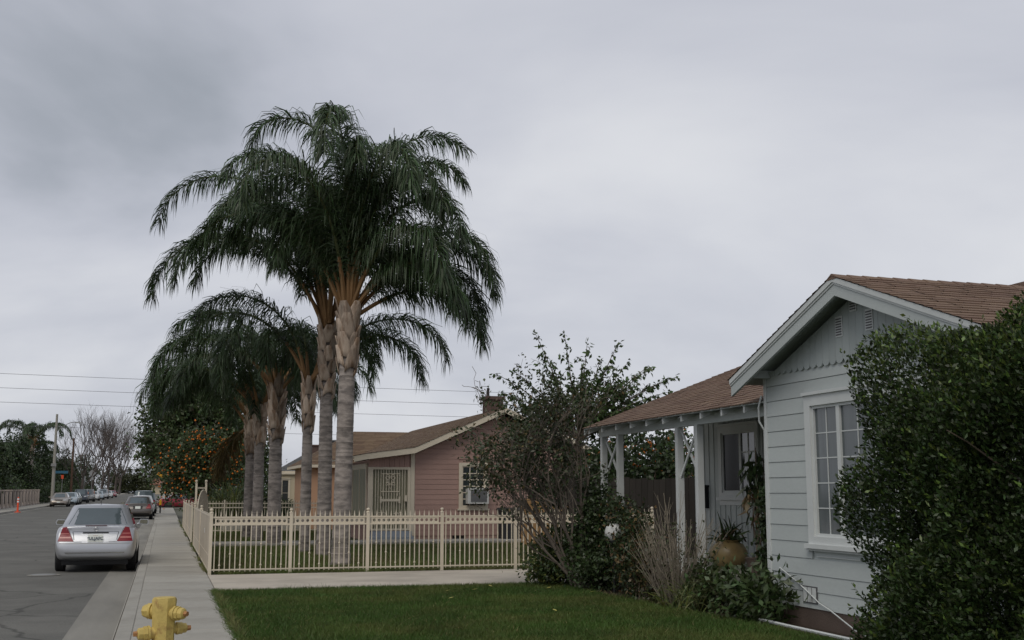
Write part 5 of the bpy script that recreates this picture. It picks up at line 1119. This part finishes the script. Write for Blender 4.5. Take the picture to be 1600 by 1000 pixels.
# boot lid seams, pressed plate surround, handle strip
for s in (-1, 1):
    patch('boot_seam', [(s*hw*.515, .655), (s*hw*.505, .655), (s*hw*.685, .985), (s*hw*.695, .985)], gl_, off=.003, nu=1, nv=10)
    patch('plate_surround', [(s*.44, .70), (s*.425, .70), (s*.46, .87), (s*.475, .87)], gl_, off=.003, nu=1, nv=6)
patch('boot_seam', [(-hw*.505, .652), (hw*.505, .652), (hw*.505, .660), (-hw*.505, .660)], gl_, off=.003, nu=16, nv=1)
patch('plate_surround', [(-.46, .868), (.46, .868), (.46, .876), (-.46, .876)], gl_, off=.003, nu=10, nv=1)
patch('boot_handle', [(-.27, .838), (.27, .838), (.26, .862), (-.26, .862)], black, off=.018, nu=8, nv=1)
patch('high_brake_light', [(-.22, dz-.005), (.22, dz-.005), (.22, dz+.008), (-.22, dz+.008)], M('dark_red', (.06, .012, .012), .3), off=.03, nu=8, nv=1)
patch('bumper_highlight', [(-hw*.70, .415), (hw*.70, .415), (hw*.72, .44), (-hw*.72, .44)], chrome, off=.006, nu=20, nv=1)  # chrome strip stands in for the bright highlight along the lower bumper
b = MB(); b.tube([(0, 1.72, zt+.0), (0, 1.66, zt+.09)], .008, 5); b.build('antenna', black, main)
# round star emblem
by = .13; b = MB(); cz = .925
pts = [(.042*math.cos(2*math.pi*k/20), by-.02, cz+.042*math.sin(2*math.pi*k/20)) for k in range(21)]
b.tube(pts, .004, 5)
for k in range(3): a = R(90+120*k); b.tube([(0, by-.022, cz), (.04*math.cos(a), by-.022, cz+.04*math.sin(a))], [.008, .001], 4)
em = b.build('emblem', chrome, main)
for o in main.children:
    if o.name.startswith('emblem'):
        pass
def text(body, size, mat, parent, loc, name, bold=.0):
    cu = bpy.data.curves.new('txt', 'FONT'); cu.body = body; cu.size = size; cu.align_x = 'CENTER'; cu.align_y = 'CENTER'; cu.extrude = .0015; cu.offset = bold
    to = bpy.data.objects.new('txt', cu); COL.objects.link(to); dg = bpy.context.evaluated_depsgraph_get(); dg.update(); me = bpy.data.meshes.new_from_object(to.evaluated_get(dg)); bpy.data.objects.remove(to)
    me.transform(Matrix.Rotation(R(90), 4, 'X')); me.materials.clear(); me.materials.append(mat); o = obj(name, me, parent); o.location = loc; return o
npl = [o for o in main.children if o.name.startswith('number_plate')][0]
pyv = min(v.co.y for v in npl.data.vertices)
for o in [em]:
    hit = None
text('*ULJAPC', .088, ink, npl, (0, pyv-.004, pz-.008), 'plate_lettering', .002)
text('California', .026, M('plate_red', (.30, .05, .06), .6), npl, (0, pyv-.004, pz+.056), 'plate_heading')
text('C240', .05, chrome, main, (-.55, .085, .925), 'model_badge')
# generic cars
gs, *_ = car_proto('parked_car', L=4.6, W=1.78, H=1.41, belt=.92, deck=.98, pm=paint('bronze', (.13, .115, .105)))
tag(gs, 'dark bronze saloon parked ahead of the silver sedan', 'car', 'cars parked on the near side'); gs.location = (-1.5, 75.5, rise(77))
gv, *_ = car_proto('parked_van', L=4.5, W=1.84, H=1.72, belt=1.05, hood=1.06, kind='suv', pm=paint('navy', (.035, .042, .055), .4))
tag(gv, 'dark blue grey people carrier facing us across the street', 'van', 'cars parked on the far side'); gv.location = (-10.25, 163, rise(163)); gv.rotation_euler.z = math.pi
def place(proto, oldp, p, x, y, label, group, face=0, name=None):
    c = copy_tree(proto); c.location = (x, y, rise(y)); c.rotation_euler.z = math.pi if face else 0
    if p: recolor(c, p, oldp)
    tag(c, label, 'car' if proto is gs else 'van', group); return c
NS, FS = 'cars parked on the near side', 'cars parked on the far side'
bz, nv_ = PAINT['bronze'], PAINT['navy']
place(gs, bz, paint('white', (.55, .56, .56), .1), -1.45, 84.5, 'white saloon parked ahead of the dark bronze saloon', NS)
place(gv, nv_, paint('teal', (.05, .075, .08), .4), -1.4, 93, 'dark teal van parked ahead of the white saloon', NS)
place(gs, bz, paint('grey', (.2, .2, .2)), -1.5, 104, 'grey saloon parked ahead of the dark teal van', NS)
place(gs, bz, paint('pale', (.5, .5, .48), .2), -1.5, 118, 'pale car far along the near kerb', NS)
rc = place(gs, bz, paint('red', (.24, .02, .035), .2), 1.6, 112, 'dark red car standing across the driveway beyond the sidewalk', 'cars on driveways'); rc.rotation_euler.z = R(-80); rc.location.x = -.6
place(gs, bz, paint('champagne', (.33, .285, .245)), -10.2, 131, 'champagne saloon facing us beside the street light', FS, 1)
place(gs, bz, paint('iceblue', (.36, .42, .46), .3), -10.1, 143, 'pale blue saloon parked behind the champagne one', FS, 1)
place(gs, bz, paint('green', (.07, .10, .09)), -10.3, 150, 'dark green saloon parked behind the pale blue one', FS, 1)
for i, (y, pr, c_, lb) in enumerate(((176, gv, 'grey', 'grey van parked behind the dark blue people carrier'), (190, gs, 'white', 'white saloon far along the opposite kerb'), (204, gs, 'iceblue', 'pale blue saloon far along the opposite kerb'), (219, gv, 'silver2', 'silver van far along the opposite kerb'), (238, gs, 'white', 'white saloon at the far end of the opposite kerb'), (256, gs, 'red', 'red saloon at the far end of the opposite kerb'))):
    place(pr, nv_ if pr is gv else bz, paint(c_, (.4, .41, .42)), -10.2, y, lb, FS, 1)

# ================================================================ STREET FURNITURE
def pole(name, label, cat, x, y, h, r0, r1, m, z0=None):
    z0 = .15+rise(y) if z0 is None else z0; t = thing(name, label, cat, (x, y, z0)); b = MB(); b.tube([(x, y, z0-.05), (x, y, z0+h*.5), (x, y, z0+h)], [r0, (r0+r1)/2, r1], 10); b.build('pole', m, t, smooth=40); return t
t = pole('street_light', 'pale concrete street light with curved arm on the far sidewalk', 'street light', -11.75, 137.5, 9.9, .2, .12, polec)
zt_ = .15+rise(137.5)+8.6; b = MB(); b.tube([(-11.75+2.1*q, 137.5, zt_-.7+1.15*math.sin(q*1.75)) for q in [i/8 for i in range(9)]], .04, 6); b.build('arm', steelm, t)
b = MB(); b.hexa([(-9.8, 137.35, zt_+.33), (-9.1, 137.42, zt_+.36), (-9.1, 137.58, zt_+.36), (-9.8, 137.65, zt_+.33), (-9.8, 137.4, zt_+.5), (-9.1, 137.45, zt_+.42), (-9.1, 137.55, zt_+.42), (-9.8, 137.6, zt_+.5)]); b.build('lamp_head', steelm, t)
b = MB(); b.box((-11.75-.3, 137.1, 4.6), (-11.5, 137.22, 4.9)); b.build('bracket_box', steelm, t)
pole('utility_pole', 'brown wooden utility pole beyond the champagne saloon', 'utility pole', -11.9, 166, 8.4, .17, .12, polew)
def sign(label, x, y, h, m, size, diamond=True, extra=None, name='road_sign'):
    z0 = .15+rise(y); t = thing(name, label, 'sign', (x, y, z0)); b = MB(); b.tube([(x, y, z0-.02), (x, y, z0+h+size*.4)], .035, 6); b.build('post', steelm, t); c = Vector((x, y-.05, z0+h))
    s = size; pts = [(c.x-s, c.y, c.z), (c.x, c.y, c.z-s), (c.x+s, c.y, c.z), (c.x, c.y, c.z+s)] if diamond else [(c.x-s*.6, c.y, c.z-s), (c.x+s*.6, c.y, c.z-s), (c.x+s*.6, c.y, c.z+s), (c.x-s*.6, c.y, c.z+s)]
    b = MB(); b.prism(pts, (0, .01, 0)); b.build('panel', m, t)
    if extra: b = MB(); b.box((x-.28, y-.05, z0+h-s-.5), (x+.28, y-.04, z0+h-s-.08)); b.build('plaque', m, t)
    return t
sign('yellow diamond warning sign beside the tangerine tree', -.28, 118, 3.1, signy, .46)
sign('grey diamond sign back above a small plaque on the far kerb', -11.55, 205, 4.2, signg, .62, extra=True)
sign('grey rectangular sign back on the far kerb beside the diamond one', -11.55, 186, 3.2, signg, .32, diamond=False)
t = sign('red no parking sign with blue street name plate by the street light', -11.5, 146, 3.05, orangep, .22, diamond=False)
b = MB(); b.box((-12.3, 145.93, 3.95), (-10.9, 145.97, 4.25)); b.build('name_plate', M('sign_blue', (.04, .13, .20), .5), t)
# traffic delineator
t = thing('delineator', 'orange delineator post with white bands at the far kerb', 'traffic post', (-10.95, 99, .17))
b = MB(); b.lathe([(.24, 0), (.24, .05), (.08, .07), (.06, .09)], (-10.95, 99, rise(99)+.02), seg=12); b.build('base', orangep, t)
b = MB(); b.lathe([(.075, .08), (.07, .95), (.055, 1.15), (.03, 1.2)], (-10.95, 99, rise(99)+.02), seg=12); b.build('tube', orangep, t)
for z in (.80, 1.0): b = MB(); b.lathe([(.079, 0), (.078, .11)], (-10.95, 99, rise(99)+z), seg=12); b.build('band', whitep, t)
t = thing('marker_post', 'short yellow topped marker post on the sidewalk beyond the fence', 'post', (-.2, 88, .15+rise(88)))
b = MB(); b.tube([(-.2, 88, .1), (-.2, 88, .75+rise(88))], .05, 8); b.build('post', black, t); b = MB(); b.lathe([(.08, 0), (.09, .25), (.05, .38), (0, .4)], (-.2, 88, .72+rise(88)), seg=10); b.build('head', signy, t)
# block pillar fence on the far side
blockm = M('pillar_block', (.40, .34, .30), .9, var=.12, scale=3, objr=.08)
k = 0
for i in range(16):
    y = 98+i*2.7; z0 = .1+rise(y); t = thing('pillar_fence', 'pale block pillar with dark iron railing on the far sidewalk', 'fence', (-13.4, y, z0), 'block pillar fence bays')
    b = MB(); b.box((-13.6, y-.22, z0-.05), (-13.2, y+.22, z0+1.55)); b.box((-13.66, y-.28, z0+1.55), (-13.14, y+.28, z0+1.66)); b.build('pillar', blockm, t)
    b = MB(); b.box((-13.5, y+.22, z0-.05), (-13.3, y+2.48, z0+.22)); b.build('plinth', blockm, t)
    b = MB()
    for zz in (.55, 1.4): b.box((-13.42, y+.22, z0+zz), (-13.38, y+2.48, z0+zz+.04))
    b.build('rail', black, t); b = MB()
    for j in range(14): b.box((-13.41, y+.35+j*.155, z0+.45), (-13.39, y+.37+j*.155, z0+1.5))
    b.build('picket_row', black, t)['kind'] = 'stuff'
# houses across the street and at the far end
t = thing('stucco_house', 'pale house with reddish roof behind the block pillars', 'house', (-21, 108, .1))
b = MB(); b.box((-25, 104, 0), (-17, 114, 2.9)); b.build('wall', tanst, t); b = MB(); b.prism([(-16.4, 103.4, 2.9), (-16.4, 114.6, 2.9), (-16.4, 109, 4.9)], (-9, 0, 0)); b.build('roof', M('red_tile', (.28, .13, .09), .9, var=.2, scale=2), t)
wq = wy(104); window(t, wq, -20.5, -18.8, 1, 2.3, frame=cream, fw=.1)
t = thing('red_roof_house', 'low house with red tiled roof at the far end of the street', 'house', (0, 300, rise(300)))
b = MB(); b.box((-3.6, 372, rise(300)-.2), (4.5, 380, 4.2)); b.build('wall', tanst, t); b = MB(); b.hexa([(-4.2, 371, 4.2), (5, 371, 4.2), (5, 381, 4.2), (-4.2, 381, 4.2), (-3, 375, 6), (4, 375, 6), (4, 377, 6), (-3, 377, 6)]); b.build('roof', MATS['red_tile'], t)
# power lines
for i, (z, y, sag) in enumerate(((12.9, 118, .35), (11.55, 118, .35), (10.2, 118, .35), (8.15, 122, .3))):
    b = MB(); b.tube([(-62+124*q, y, z-sag*4*q*(1-q)+.95-1.7*q) for q in [k/20 for k in range(21)]], .022, 4); tag(b.build('power_line', wirem), ['uppermost dark power line of the three spaced above the street', 'middle dark power line above the street', 'lowest of the three dark power lines above the street', 'thin cable strung below the three power lines'][i], 'cable', 'power lines')
for x in (-62, 62):
    t = pole('line_pole', 'wooden pole carrying the power lines '+('across the street' if x < 0 else 'behind the houses'), 'utility pole', x, 119.5, 15.6, .2, .13, polew, z0=0)
    b = MB(); b.box((x-.06, 116.5, 15.0), (x+.06, 123, 15.15)); b.box((x-.06, 116.5, 12.8), (x+.06, 122.5, 12.95)); b.build('cross_arm', polew, t)
